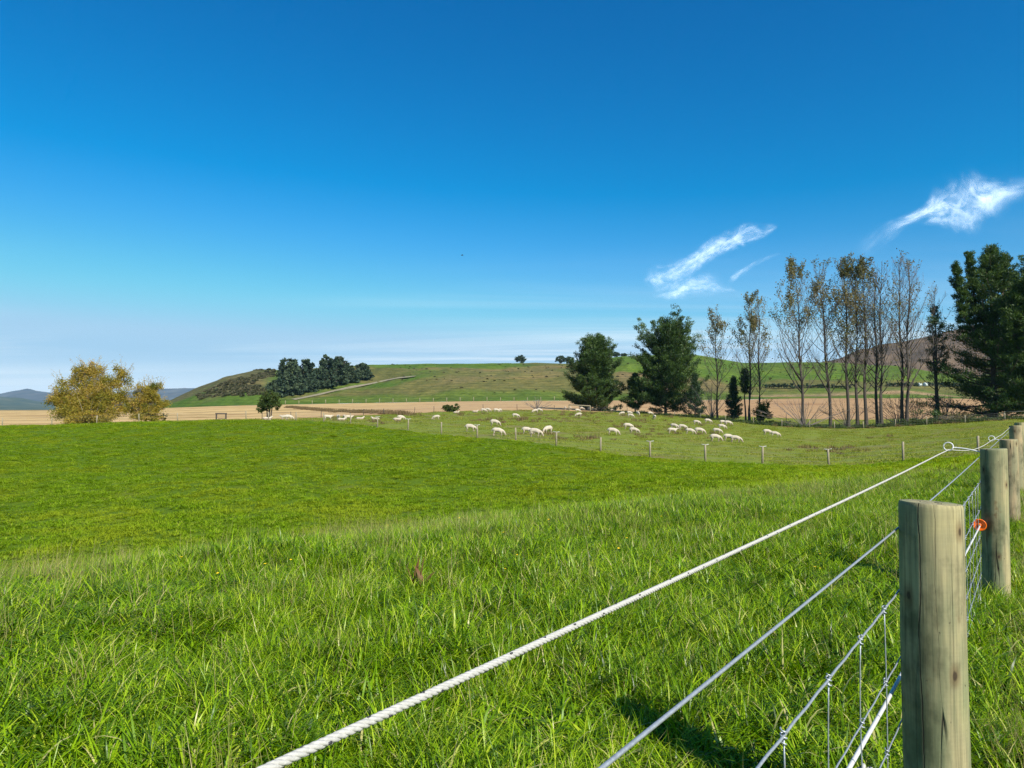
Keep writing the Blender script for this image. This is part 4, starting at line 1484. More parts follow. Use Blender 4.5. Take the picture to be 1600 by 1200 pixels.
def tree_at(px, py_top, Y, zf=gz):
    """base on the ground at that bearing and distance, height up to the row of its top"""
    x, y = pxY(px, Y)
    z = zf(x, y)
    return Vector((x, y, z)), EYE + ray(px, py_top)[1] * Y - z


def hz1(x, y): return float(hill(np.array([x]), np.array([y]))[0])


# two big pines left of the poplars, with the small conifers round them
l, H = tree_at(930, 546, 172)
pine(l, H, 7.2, 21, 'dense dark pine with a broken pointed top, left of the pair in the middle', hb=.01, nbr=150, ntuft=8, per=50, nl=.55, nw=.14, leaders=((-3.2, 0, .4, .90, 2.6, 26), (3.0, .3, .4, .95, 2.6, 26), (.8, -1.5, .5, .99, 2.2, 16)), shape=lambda t: min(1, (t + .25) / .28) * (1.06 if t < .5 else 1.06 * max(.05, 1 - ((t - .5) / .54) ** 2.2) ** .5))
l, H = tree_at(1040, 522, 165)
pine(l, H, 8.7, 22, 'tall dark pine with a rounded lopsided top, right of the pair in the middle', hb=.05, nbr=150, ntuft=8, per=50, nl=.55, nw=.14, lean=(1.6, 0), leaders=((-5.0, 0, .35, .74, 3.2, 26), (3.6, .3, .45, .95, 2.8, 26), (-1.6, -1, .5, .93, 2.8, 22)), shape=lambda t: .98 if t < .62 else .98 * max(.05, 1 - ((t - .62) / .40) ** 2.4) ** .5)
l, H = tree_at(993, 585, 168)
pine(l, H, 3.4, 23, 'low dark pine filling the gap between the two middle pines', hb=.10, nbr=60, ntuft=5, per=36, nl=.55, nw=.14)
l, H = tree_at(1086, 588, 160)
pine(l, H, 2.5, 24, 'small dark cone shaped conifer at the right foot of the tall middle pine', hb=.05, nbr=50, ntuft=4, per=36, nl=.45, nw=.12, mat=M_PINEDK, shape=lambda t: 1.05 - .7 * t)
l, H = tree_at(1146, 592, 145)
pine(l, H, 2.0, 25, 'small dark shaggy conifer between the first poplars', hb=.05, nbr=52, ntuft=4, per=36, nl=.45, nw=.12, mat=M_PINEDK, shape=lambda t: 1.0 - .65 * t)
l, H = tree_at(1164, 576, 143)
pine(l, H, 1.8, 26, 'thin stemmed young pine with a small round dark head', hb=.52, nbr=30, ntuft=4, per=30, nl=.4, nw=.1, mat=M_PINEDK, shape=lambda t: math.sin(math.pi * min(1, t * .9 + .12)))
# the pines on the right
l, H = tree_at(1552, 384, 117)
pine(l, H, 10.6, 31, 'tallest shaggy green pine at the right, sunlit on its upper branches', hb=.03, nbr=135, ntuft=9, per=46, nl=.5, nw=.11, lean=(.3, 0), leaders=((-6.4, -.5, .36, .90, 2.3, 40), (-3.4, .5, .46, .975, 2.1, 36), (2.4, -.4, .5, .955, 2.1, 30), (4.6, .8, .45, .85, 2.3, 30)), shape=lambda t: (1.05 - .84 * t) * min(1, (t + .35) / .35) * (1 - max(0, t - .86) / .15), droop=.16)
l, H = tree_at(1618, 436, 110)
pine(l, H, 8.0, 32, 'dark pine cut by the right edge, beside the tallest pine', hb=.06, nbr=130, ntuft=8, per=44, nl=.5, nw=.12, leaders=((-2.6, 0, .5, .95, 2.2, 26), (-4.6, .4, .4, .78, 2.4, 26)), shape=lambda t: (1.0 - .6 * t) * min(1, (t + .3) / .3))
l, H = tree_at(1572, 545, 127)
pine(l, H, 8.2, 34, 'low dark pine standing in the shade behind the tallest pine', hb=.03, nbr=90, ntuft=7, per=40, nl=.5, nw=.13, mat=M_PINEDK, shape=lambda t: 1.0 - .5 * t)
l, H = tree_at(1464, 480, 122)
pine(l, H, 2.7, 33, 'slim bare stemmed pine with tufted top standing left of the tallest pine', hb=.50, nbr=22, ntuft=4, per=30, nl=.5, nw=.11, shape=lambda t: 1.0 - .55 * t)

# poplars -----------------------------------------------------------
def poplar(loc, H, spread, seed, label, leafy=.5, lean=0.0, forks=0, side=0):
    rn = random.Random(seed); rg = np.random.default_rng(seed)
    root_ = empty('poplar_tree', loc, 0, label, 'tree', 'row of poplars losing their leaves')
    tb, tw = MB(), MB()
    tr = H * .0098
    trunk = []
    for k in range(11):
        f = k / 10
        trunk.append(Vector((lean * f ** 1.3 + .12 * math.sin(k * 1.1 + seed), .1 * math.cos(k * 1.3 + seed), H * .98 * f)))
    trunk[0].z = -.4
    tb.tube(trunk, [tr * (1.3 if k == 0 else 1) * (1 - k / 10) ** .8 + .015 for k in range(11)], 8, cap=False)
    def tp(f):
        g_ = max(0, min(9.999, f * 10)); i = int(g_)
        return trunk[i].lerp(trunk[i + 1], g_ - i)
    LP = []
    def grow(start, dirv, ln, r0, depth, nsub):
        pts_ = [start.copy()]
        d_ = dirv.copy()
        seg = 5 if depth == 0 else 3
        for s_ in range(seg):
            d_ = (d_ + Vector((rn.uniform(-.10, .10), rn.uniform(-.10, .10), .14 if depth == 0 else .12))).normalized()
            pts_.append(pts_[-1] + d_ * (ln / seg))
        rad = [r0 * (1 - s_ / (seg + .6)) for s_ in range(seg + 1)]
        (tb if depth == 0 else tw).tube(pts_, rad, 5 if depth == 0 else 3, cap=False)
        if depth < 2:
            for k in range(nsub):
                f = .22 + .75 * (k + rn.random()) / nsub
                g_ = min(seg - .001, f * seg); i = int(g_)
                q = pts_[i].lerp(pts_[i + 1], g_ - i)
                ax = Vector((rn.uniform(-1, 1), rn.uniform(-1, 1), rn.uniform(-.1, .9))).normalized()
                nd = (d_ * .9 + ax * .75).normalized()
                grow(q, nd, ln * (.42 if depth == 0 else .5) * rn.uniform(.6, 1.15) * (1.15 - f * .5), max(.013, rad[i] * .45), depth + 1, 5)
        else:
            LP.append(pts_[-1]); LP.append(pts_[1])
    spread *= 1.5
    nb = int(40 * H / 25)
    for b in range(nb):
        f = .20 + .78 * ((b + rn.random()) / nb) ** .9
        az = b * 2.4 + rn.uniform(-.6, .6)
        el = rn.uniform(.42, .90) + .30 * f
        d_ = Vector((math.cos(az) * math.cos(el), math.sin(az) * math.cos(el), math.sin(el)))
        ln = spread * (1.75 * (1 - f) + .62) * rn.uniform(.65, 1.25)
        if f < .34: ln *= rn.uniform(.3, .75)
        grow(tp(f), d_, ln, max(.03, tr * .38 * (1 - f) + .015), 0, 8)
    for k in range(forks):
        az = (math.pi if side < 0 else 0) + rn.uniform(-.4, .4)
        d_ = Vector((math.cos(az) * .62, math.sin(az) * .5, .78))
        grow(tp(.22 + .09 * k), d_, H * .36, tr * .5, 0, 10)
    link('trunk', tb.mesh('trunk', M_BARKP), root_)
    link('twig', tw.mesh('twig', M_TWIG), root_)['kind'] = 'stuff'
    LPa = np.array([tuple(q) for q in LP])
    prob = leafy * np.clip((LPa[:, 2] / H - .35) / .5, .04, 1) * (1 if leafy > 0 else 0)
    # leaves hang on in patches
    pn = vnoise(LPa[:, 0] * .5 + seed, LPa[:, 2] * .35 + seed * 3) + .5
    prob *= np.clip((pn - .3) * 2.4, 0.06, 1.4)
    rep = np.repeat(LPa, 4, axis=0)
    keep = rg.random(len(rep)) < np.repeat(prob * .78, 4)
    q = rep[keep] + rg.normal(0, .22, (keep.sum(), 3))
    rv = np.clip(.45 + vnoise(q[:, 0] * .4 + 9, q[:, 2] * .4) * .8 + rg.normal(0, .15, len(q)), 0, 1)
    crown_obj('crown', [leaf_cloud(q, rg.normal(0, 1, q.shape),   .27, .22, rv, seed)], M_POPLEAF, root_)
    return root_


POP = [
    (1121, 496, 146, 2.9, .55, -.3, 0, 0, 'first poplar from the left, beside the tall middle pine'),
    (1171, 470, 142, 2.6, .7, .5, 1, -1, 'poplar behind the thin stemmed young pine, brown leaves at its tip'),
    (1186, 476, 140, 2.3, .55, .2, 0, 0, 'poplar rising straight out of the dark bush'),
    (1254, 430, 124, 3.9, .95, -.8, 2, -1, 'widest poplar with long limbs to the left and many olive leaves'),
    (1297, 424, 124, 3.1, .45, -1.6, 1, -1, 'leaning poplar, second of the tall close row'),
    (1324, 414, 122, 3.0, 1.0, .0, 0, 0, 'thick trunked poplar with the most golden leaves'),
    (1338, 418, 122, 2.5, .65, .4, 0, 0, 'slender poplar directly right of the golden thick trunked one'),
    (1352, 409, 121, 2.8, .45, .3, 0, 0, 'tall poplar in the middle of the close row, sparse brown leaves'),
    (1370, 424, 121, 2.4, .12, .0, 0, 0, 'nearly bare poplar, left trunk of a close pair'),
    (1377, 417, 120, 2.5, .10, .3, 0, 0, 'nearly bare poplar, right trunk of a close pair'),
    (1410, 406, 119, 2.8, .18, -.2, 0, 0, 'tallest nearly bare poplar, left trunk of the last pair'),
    (1417, 412, 118, 3.2, .14, .9, 1, 1, 'bare poplar with limbs spreading right, right trunk of the last pair'),
    (1461, 455, 121, 2.2, .03, .3, 0, 0, 'leafless grey poplar beside the slim pine'),
]
for k, (px, pt, Y, spd, lf_, ln_, fk, sd, lb) in enumerate(POP):
    l, H = tree_at(px, pt, Y)
    poplar(l, H, spd, 60 + k * 7, lb, lf_, ln_, fk, sd)

# yellow willows on the left
sY = 112 / F
def L(px, py, rx, ry, dy=0, cx=140):
    z = (662 - py) * sY
    return ((px - cx) * sY, dy, z, rx * sY, rx * sY * .8, ry * sY)
l, H = tree_at(140, 560, 112)
lobed(l, [L(112, 606, 26, 24), L(100, 625, 22, 20, -.6), L(128, 590, 22, 24, .5), L(146, 585, 20, 26), L(150, 622, 28, 30, -1), L(122, 640, 30, 22, -.8), L(170, 630, 26, 26, -.5), L(186, 592, 18, 24, .8), L(190, 628, 22, 22), L(150, 648, 40, 14, -1.5), L(165, 605, 22, 24, .5), L(88, 622, 12, 14)],
      41, 'wide yellowing willow with many rounded tops on the left', (.23, .13), 40000, M_WILLOW, 'willow_tree', bark=M_PALEBARK, trunk_r=.2, stems=((-1.5, 0), (.6, 0), (2.6, 0)), shell=.45, wisps=11, wisp_len=2.4, cl=150, cs=.15)
l, H = tree_at(232, 592, 113)
lobed(l, [L(228, 618, 20, 20, 0, 232), L(243, 610, 15, 14, 0, 232), L(238, 634, 22, 18, .4, 232), L(218, 638, 18, 16, -.4, 232), L(230, 650, 24, 10, 0, 232)],
      42, 'smaller yellow willow just right of the wide one', (.22, .125), 15000, M_WILLOW, 'willow_tree', bark=M_PALEBARK, trunk_r=.14, stems=((-.3, 0), (.7, 0)), shell=.45, wisps=10, wisp_len=1.8, cl=150, cs=.16)
l, H = tree_at(255, 640, 117)
lobed(l, [(0, 0, .7, .75, .6, .75), (.3, 0, 1.2, .4, .4, .5)], 43, 'little grey green shrub by the fence right of the willows', (.2, .1), 700, M_BUSH, 'shrub', 'shrub', trunk_r=.05, wisps=3, wisp_len=.6)
# small green tree on the crest
l, H = tree_at(421, 610, 104)
lobed(l, [(0, 0, 3.0, 1.7, 1.4, 1.5), (-.9, 0, 2.2, 1.0, 1, .9), (.8, .2, 2.5, 1.0, 1, 1.0), (.1, 0, 3.7, 1.0, .9, .8), (-.4, -.3, 1.6, 1.2, .9, .7)], 44, 'small round green tree standing alone on the crest', (.26, .15), 4200, M_BUSH, 'tree', trunk_r=.13, shell=.4, wisps=4, wisp_len=.6)
# round bush at the sheep fence
l, H = tree_at(704, 630, 142)
lobed(l, [(-.6, 0, .95, 1.2, 1, .95), (.8, 0, 1.0, 1.1, 1, .95), (0, -.2, .7, 1.7, 1.1, .8)], 45, 'low round olive bush at the back fence among the sheep', (.28, .16), 1700, M_BUSH, 'bush', 'bush', trunk_r=.07)
# dark bush at the foot of the third poplar
l, H = tree_at(1190, 617, 136)
lobed(l, [(0, 0, 2.3, 1.6, 1.3, 1.9), (.9, 0, 3.2, .9, .8, 1.2), (-.8, 0, 1.4, 1.3, 1, 1.2), (.6, -.2, 1.2, 1.5, 1.1, 1.1)], 46, 'dark upright bush at the foot of the third poplar', (.30, .14), 3600, M_BUSH, 'bush', 'bush', trunk_r=.09, wisps=6, wisp_len=1.2)


def bare_shrub(px, top, Y, w_, seed, label, n=26, name='bare_shrub', leaves=0):
    l, H = tree_at(px, top, Y)
    rn = random.Random(seed); rg = np.random.default_rng(seed)
    tb = MB(); LP = []
    for k in range(n):
        az = rn.random() * 6.28; el = rn.uniform(.35, 1.4)
        ln = H / max(.55, math.sin(el)) * rn.uniform(.6, 1)
        ln = min(ln, H * 1.15)
        d_ = Vector((math.cos(az) * math.cos(el) * w_, math.sin(az) * math.cos(el), math.sin(el)))
        q = [Vector((0, 0, -.1)), d_ * ln * .5 + Vector((rn.uniform(-.15, .15), 0, .1)), d_ * ln]
        tb.tube(q, [.05, .032, .014], 4, cap=False)
        for s_ in range(5):
            st = q[1].lerp(q[2], rn.random())
            e = st + (d_ + Vector((rn.uniform(-.7, .7), rn.uniform(-.7, .7), rn.uniform(-.2, .6)))) .normalized() * ln * rn.uniform(.12, .3)
            tb.tube([st, e], [.022, .009], 3, cap=False); LP += [st, e]
    rt = empty(name, l, 0, label, 'shrub')
    link('branch', tb.mesh('branch', M_TWIG), rt)['kind'] = 'stuff'
    if leaves:
        A = np.array([tuple(q) for q in LP]); A = np.repeat(A, leaves, 0) + rg.normal(0, .15, (len(A) * leaves, 3))
        crown_obj('leaf', [leaf_cloud(A, rg.normal(0, 1, A.shape), .2, .12, np.clip(rg.normal(.6, .2, len(A)), 0, 1), seed)], M_POPLEAF, rt)['kind'] = 'stuff'


bare_shrub(1256, 620, 123, 1.7, 71, 'bare twiggy shrub spreading round the foot of the widest poplar', 30)
bare_shrub(1402, 617, 128, 1.4, 72, 'brown twiggy shrub left of the last poplar pair', 26, leaves=1)
bare_shrub(1430, 615, 127, 1.2, 73, 'brown twiggy shrub right of the last poplar pair', 26, leaves=1)
bare_shrub(1476, 612, 119, .8, 74, 'upright bare shrub between the slim pine and the tallest pine', 26)
bare_shrub(839, 623, 149, 1.3, 75, 'bare brown shrub rising behind the grey shaded sheep', 22)
bare_shrub(1323, 625, 130, 1.2, 76, 'thin brown shrub behind the golden poplar', 20, leaves=1)
bare_shrub(1497, 645, 108, 1.8, 77, 'low dark brown bramble under the tallest pine', 40, leaves=2)
bare_shrub(1112, 600, 150, .8, 78, 'pale brown brush at the foot of the first poplar', 30, leaves=1)
# low dark hedge growth under the poplar row
for px, Y, w_, lb in ((1437, 112, 3.2, 'low dark green bramble at the foot of the last poplar pair'), (1215, 128, 3.0, 'low dark undergrowth right of the upright bush'), (1520, 109, 2.6, 'low dark scrub under the left branches of the tallest pine')):
    x, y = pxY(px, Y)
    lobed(Vector((x, y, gz(x, y))), [(-w_ * .5, 0, .45, w_ * .55, .7, .5), (w_ * .4, .2, .5, w_ * .6, .7, .55), (0, 0, .35, w_ * .7, .8, .45)], int(px), lb, (.25, .12), 1100, M_BUSH, 'bush', 'bush', trunk_r=.04)

# dark tree clump on the hill -------------------------------------
GH = 'dark trees of the clump on the hill'
CL = [
    (436, 619, 592, 17, 'lowest dark tree at the left front of the hill clump'),
    (449, 618, 556, 17, 'left tall dark tree of the hill clump, standing over the front ones'),
    (462, 616, 582, 16, 'middle front tree of the hill clump'),
    (477, 611, 556, 14, 'dark tree with a pointed head, second peak of the hill clump'),
    (484, 612, 590, 13, 'short tree under the second peak of the hill clump'),
    (500, 607, 572, 13, 'dark tree filling the dip in the middle of the hill clump'),
    (511, 605, 554, 16, 'third peak of the hill clump, broad and dark'),
    (530, 602, 553, 17, 'highest crowned tree of the hill clump with a ragged top'),
    (549, 598, 572, 13, 'lower tree right of the highest crown in the hill clump'),
    (568, 593, 567, 13, 'round rightmost tree of the hill clump'),
]
for k, (px, pb, pt, hw, lb) in enumerate(CL):
    q = hit(px, pb, 'hill', 380, 690)
    s_ = q.y / F
    H = (pb - pt) * s_
    W = hw * s_
    lobes = [(0, 0, H * .20, W * 1.05, W * .9, H * .22), (0, 0, H * .45, W, W * .8, H * .42), (W * .3, 0, H * .74, W * .66, W * .6, H * .24), (-W * .35, 0, H * .66, W * .6, W * .6, H * .25), (0, 0, H * .88, W * .45, W * .4, H * .13), (W * .45, -W * .2, H * .3, W * .6, W * .6, H * .28), (-W * .5, -W * .2, H * .3, W * .55, W * .6, H * .28)]
    lobed(q, lobes, 200 + k, lb, (1.9, 1.3), 3000, M_HILLTREE, 'tree', group=GH, trunk_r=.5, shell=.6)
for k, (px, pb, pt, hw, lb) in enumerate([(814, 569, 554, 9.5, 'single round tree alone on the hill skyline'), (876, 570, 555, 9, 'left of two rounded trees on the skyline beside the left pine'), (889, 570, 556.5, 8.5, 'right of two rounded trees on the skyline beside the left pine'), (962, 560, 550, 8, 'rounded skyline tree just right of the left pine'), (975, 560, 552, 6, 'small skyline tree between the two middle pines')]):
    Y = float(Yridge(px)) * 1.0
    x, y = pxY(px, Y)
    z = hz1(x, y) - .3
    s_ = Y / F
    H = EYE + ray(px, pt)[1] * Y - z
    W = hw * s_
    lobed(Vector((x, y, z)), [(0, 0, H * .55, W, W * .8, H * .42), (W * .35, 0, H * .5, W * .6, W * .6, H * .33), (-W * .35, 0, H * .52, W * .62, W * .6, H * .34), (0, 0, H * .78, W * .6, W * .6, H * .22)], 230 + k, lb, (1.1, .7), 1700, M_HILLTREE, 'tree', trunk_r=.3, shell=.6)
# hedge strips along the foot of the far slope
for k, (a, b_, row_, lb) in enumerate([(1196, 1238, 606, 'dark clipped hedge strip on the slope behind the third poplar'), (1240, 1330, 607, 'long dark hedge strip on the slope behind the widest poplar'), (1385, 1436, 604, 'dark hedge strip left of the wrapped bales'), (1452, 1500, 603, 'dark hedge strip right of the wrapped bales')]):
    q0 = hit(a, row_, 'hill', 360, 650); q1 = hit(b_, row_, 'hill', 360, 650)
    n = 14
    lob = []
    for i in range(n):
        q = q0.lerp(q1, i / (n - 1)) - q0
        lob.append((q.x, q.y, 1.3, (q1 - q0).length / n * .8, 1.6, 1.4 + .4 * math.sin(i * 2.1 + k)))
    lobed(q0, lob, 300 + k, lb, (.9, .5), 1800, M_HILLTREE, 'hedge', 'hedge', trunk_r=.1)

# ------------------------------------------------------------------ scattered growth (instanced, uncountable)
SRC = {}


def source(key, meshes):
    c = bpy.data.collections.new(key)
    for k, me in enumerate(meshes):
        o = bpy.data.objects.new(key, me)
        c.objects.link(o)
    SRC[key] = c
    return c


def scatter(name, coll, P, yaw, scl, label, cat, tilt=None, seed=0, zs=None):
    n = len(P)
    me = bpy.data.meshes.new(name)
    me.vertices.add(n)
    me.vertices.foreach_set('co', np.asarray(P, np.float32).ravel())
    rg = np.random.default_rng(seed)
    rot = np.zeros((n, 3), np.float32)
    rot[:, 2] = yaw
    if tilt is not None: rot[:, :2] = tilt
    a = me.attributes.new('rot', 'FLOAT_VECTOR', 'POINT'); a.data.foreach_set('vector', rot.ravel())
    sc3 = np.stack([scl, scl, scl if zs is None else zs], -1).astype(np.float32)
    a = me.attributes.new('scl', 'FLOAT_VECTOR', 'POINT'); a.data.foreach_set('vector', sc3.ravel())
    a = me.attributes.new('idx', 'INT', 'POINT'); a.data.foreach_set('value', rg.integers(0, len(coll.objects), n).astype(np.int32))
    me.update()
    o = link(name, me)
    g = bpy.data.node_groups.new(name + ' scatter', 'GeometryNodeTree')
    g.interface.new_socket('Geometry', in_out='INPUT', socket_type='NodeSocketGeometry')
    g.interface.new_socket('Geometry', in_out='OUTPUT', socket_type='NodeSocketGeometry')
    gi = g.nodes.new('NodeGroupInput'); go = g.nodes.new('NodeGroupOutput')
    ip = g.nodes.new('GeometryNodeInstanceOnPoints')
    ci = g.nodes.new('GeometryNodeCollectionInfo')
    ci.inputs['Collection'].default_value = coll
    ci.inputs['Separate Children'].default_value = True
    ci.inputs['Reset Children'].default_value = True
    def na(nm, ty):
        q = g.nodes.new('GeometryNodeInputNamedAttribute'); q.data_type = ty; q.inputs['Name'].default_value = nm
        return q.outputs[0]
    ip.inputs['Pick Instance'].default_value = True
    g.links.new(gi.outputs[0], ip.inputs['Points'])
    g.links.new(ci.outputs[0], ip.inputs['Instance'])
    g.links.new(na('idx', 'INT'), ip.inputs['Instance Index'])
    g.links.new(na('rot', 'FLOAT_VECTOR'), ip.inputs['Rotation'])
    g.links.new(na('scl', 'FLOAT_VECTOR'), ip.inputs['Scale'])
    g.links.new(ip.outputs[0], go.inputs[0])
    md = o.modifiers.new('scatter', 'NODES')
    md.node_group = g
    return tag(o, label, cat, kind='stuff')


def blades(n, Rr, Ln, Wd, t0, t1, mat, seed, segs=4, curl=.5, rmean=.5, rsd=.2, name='grass_tuft', clump=0):
    rg = np.random.default_rng(seed)
    rad = Rr * np.sqrt(rg.random(n)); an = rg.random(n) * 2 * np.pi
    bx, by = rad * np.cos(an), rad * np.sin(an)
    if clump:
        nc = max(1, n // clump)
        cxy = rg.normal(0, Rr * .5, (nc, 2)); ci = rg.integers(0, nc, n)
        bx = cxy[ci, 0] + rg.normal(0, Rr * .10, n); by = cxy[ci, 1] + rg.normal(0, Rr * .10, n)
    phi = rg.random(n) * 2 * np.pi
    if clump:
        phi = np.arctan2(by - cxy[ci, 1], bx - cxy[ci, 0]) + rg.normal(0, .8, n)
    Lb = rg.uniform(*Ln, n); Wb = rg.uniform(*Wd, n)
    a0 = rg.uniform(*t0, n); a1 = rg.uniform(*t1, n)
    x, y, z = bx.copy(), by.copy(), np.full(n, -.01)
    tw = rg.normal(0, curl, n)
    cols = []
    for s in range(segs + 1):
        f = s / segs
        th = a0 + (a1 - a0) * f ** 1.4
        w_ = Wb * (1 - f ** 2.2) * (.75 + .5 * min(1, f * 3) * .5) + Wb * .04
        sa = phi + np.pi / 2 + tw * f
        ox, oy = np.cos(sa) * w_ * .5, np.sin(sa) * w_ * .5
        cols.append(np.stack([np.stack([x - ox, y - oy, z], -1), np.stack([x + ox, y + oy, z + w_ * .12], -1)], 1))
        if s < segs:
            st = Lb / segs
            x = x + np.cos(phi) * np.sin(th) * st; y = y + np.sin(phi) * np.sin(th) * st; z = z + np.cos(th) * st
            z = np.maximum(z, .004)
    V = np.stack(cols, 1).reshape(-1, 3)
    per = (segs + 1) * 2
    b = (np.arange(n) * per)[:, None] + (np.arange(segs) * 2)[None, :]
    b = b.ravel()
    Fc = np.stack([b, b + 1, b + 3, b + 2], -1)
    rv = np.clip(rg.normal(rmean, rsd, n), 0, 1)
    return np_mesh(name, V, Fc, mat, dict(rnd=np.repeat(rv, per)), smooth=True)


GREEN = [(0, (.028, .070, .002)), (.35, (.122, .240, .002)), (.65, (.255, .405, .004)), (.88, (.42, .51, .03)), (1, (.48, .44, .17))]
M_GRASS = leaf_mat('pasture grass', GREEN, .36, .36, .28, (1.4, 1.3, .3), inst=.40)
M_GRASSMID = leaf_mat('short pasture grass', [(0, (.085, .155, .003)), (.4, (.160, .275, .007)), (.75, (.235, .345, .014)), (1, (.34, .37, .06))], .38, .7, .04, (1.35, 1.2, .3), patch=(.240, .305, .014), patch_scale=.22, inst=.5)
M_DRY = leaf_mat('dry seeding grass', [(0, (.16, .20, .03)), (.4, (.27, .26, .07)), (.8, (.40, .33, .13)), (1, (.48, .40, .20))], .35, .6, .3, (1.1, 1.0, .7), inst=.3)
M_GRASSFAR = leaf_mat('grazed grass', [(0, (.14, .185, .016)), (.4, (.215, .265, .030)), (.75, (.29, .31, .05)), (1, (.37, .30, .11))], .35, .8, .06, (1.2, 1.1, .6), inst=.6)
M_WEED = leaf_mat('brown weeds', [(0, (.09, .085, .03)), (.5, (.17, .12, .055)), (1, (.23, .15, .09))], .2, .8, .1, inst=.3)

# foreground tufts
source('lush_grass', [blades(110, .17, (.08, .22), (.0042, .0100), (.35, 1.25), (1.2, 2.3), M_GRASS, 500 + k, 5, .5, .46, .26, clump=14 if k % 3 else 0) for k in range(7)])
source('fine_grass', [blades(130, .15, (.07, .19), (.0024, .0050), (.2, 1.1), (.9, 2.1), M_GRASS, 520 + k, 4, .4, .52, .28) for k in range(5)])
source('low_leaves', [blades(80, .16, (.035, .09), (.011, .025), (.5, 1.2), (1.2, 1.8), M_GRASS, 540 + k, 3, .5, .34, .2) for k in range(4)])
source('dry_stalks', [blades(16, .16, (.16, .36), (.0016, .0032), (.0, .5), (.2, 1.4), M_DRY, 560 + k, 5, .3, .5, .25) for k in range(5)])
source('meadow_grass', [blades(150, .46, (.05, .15), (.011, .022), (.55, 1.25), (1.1, 1.8), M_GRASSMID, 580 + k, 3, .5, .48, .2, clump=0 if k % 2 else 20) for k in range(6)])
source('grazed_grass', [blades(130, .95, (.06, .16), (.022, .045), (.5, 1.2), (1.0, 1.7), M_GRASSFAR, 600 + k, 2, .5, .5, .22) for k in range(5)])
source('brown_weed', [blades(60, .45, (.15, .42), (.02, .045), (.0, .6), (.2, 1.2), M_WEED, 620 + k, 2, .5, .5, .25) for k in range(4)])


def field(n, y0, y1, px0, px1, seed, power=1.0, edge=None):
    """points over a stretch of ground, evenly per square metre when power = 2"""
    rg = np.random.default_rng(seed)
    u = rg.random(n)
    Y = (y0 ** power + u * (y1 ** power - y0 ** power)) ** (1 / power)
    px = rg.uniform(px0, px1, n)
    X = (px - 800) / F * Y
    if edge is not None:
        ok = edge(X, Y, px)
        X, Y = X[ok], Y[ok]
    return np.stack([X, Y, ground(X, Y)], -1), rg


def lay(name, key, n, y0, y1, px0, px1, seed, label, cat, smin, smax, power=2.0, edge=None, zvar=.25, patch=None):
    P, rg = field(n, y0, y1, px0, px1, seed, power, edge)
    m_ = len(P)
    s = rg.uniform(smin, smax, m_)
    pn = fbm(P[:, 0] * .8 + seed, P[:, 1] * .8, 3)
    zs = s * np.clip(1 + pn * zvar * 3 + rg.normal(0, .12, m_), .45, 1.9)
    return scatter(name, SRC[key], P, rg.random(m_) * 6.283, s, label, cat, rg.normal(0, .10, (m_, 2)), seed, zs)


inpad = lambda X, Y, px: Y < Yfence(px) - .3
lane = lambda X, Y, px: (X < SLOPE * Y - .22) | (np.random.default_rng(4).random(len(X)) < .04)
lay('tall_grass', 'lush_grass', 12000, 1.0, 15, -160, 1780, 1, 'lush long green grass in the foreground', 'grass', .75, 1.25, zvar=.4, edge=lane)
lay('fine_grass', 'fine_grass', 9500, 1.0, 17, -160, 1780, 2, 'fine short grass between the long blades in the foreground', 'grass', .8, 1.3, edge=lambda X, Y, px: (X < SLOPE * Y - .1) | (np.random.default_rng(6).random(len(X)) < .30))
lay('clover_leaves', 'low_leaves', 5000, 1.0, 10, -120, 1740, 3, 'low broad leaves under the foreground grass', 'ground cover', .8, 1.3)


# the same sward carried on beside and behind the standing point
rg = np.random.default_rng(77)
for nm, key, n_, lb in (('tall_grass', 'lush_grass', 7000, 'lush long grass beside and behind the standing point'), ('fine_grass', 'fine_grass', 5500, 'fine grass beside and behind the standing point')):
    X = rg.uniform(-9, 7, n_); Y = rg.uniform(-3, 9, n_)
    pxx = 800 + F * X / np.maximum(Y, .3)
    ok = (Y < 1.0) | (pxx < -160) | (pxx > 1780)
    ok &= np.hypot(X, Y) > .35
    X, Y = X[ok], Y[ok]
    s_ = rg.uniform(.75, 1.2, len(X))
    scatter(nm, SRC[key], np.stack([X, Y, ground(X, np.maximum(Y, .3))], -1), rg.random(len(X)) * 6.28, s_, lb, 'grass', seed=78)


def crest(X, Y, px):
    c0 = np.interp(px, [-200, 0, 400, 800, 1100, 1300, 1450, 1700], [5.6, 6.0, 7.1, 8.8, 10.5, 13, 17, 20])
    r_ = np.random.default_rng(9).random(len(X))
    return r_ < np.exp(-((Y - c0) / (c0 * .24)) ** 2)


lay('seed_grass', 'dry_stalks', 19000, 4.0, 24, -120, 1700, 4, 'straw coloured seeding grass along the brow of the bank', 'grass', .45, .9, edge=crest)
source('dead_blades', [blades(14, .18, (.10, .24), (.003, .007), (1.0, 1.4), (1.3, 1.75), M_DRY, 640 + k, 4, .6, .55, .25, name='dead_blade') for k in range(4)])
lay('dead_grass', 'dead_blades', 900, 1.4, 13, -120, 1740, 16, 'dead straw coloured blades lying in the foreground grass', 'grass', .7, 1.2)
lay('seed_stalks', 'dry_stalks', 420, 1.6, 12, -100, 1700, 5, 'scattered pale dry stalks in the foreground grass', 'grass', .8, 1.2)
lay('lane_straw', 'dead_blades', 6000, 2.2, 16, 1440, 1800, 19, 'short dry yellow grass on the lane side of the near fence', 'grass', .6, 1.0, edge=lambda X, Y, px: X > SLOPE * Y - .2)
lay('lane_grass', 'dry_stalks', 4500, 2.4, 16, 1480, 1800, 6, 'dry stalks on the lane side of the near fence', 'grass', .45, .8, edge=lambda X, Y, px: X > SLOPE * Y - .15)
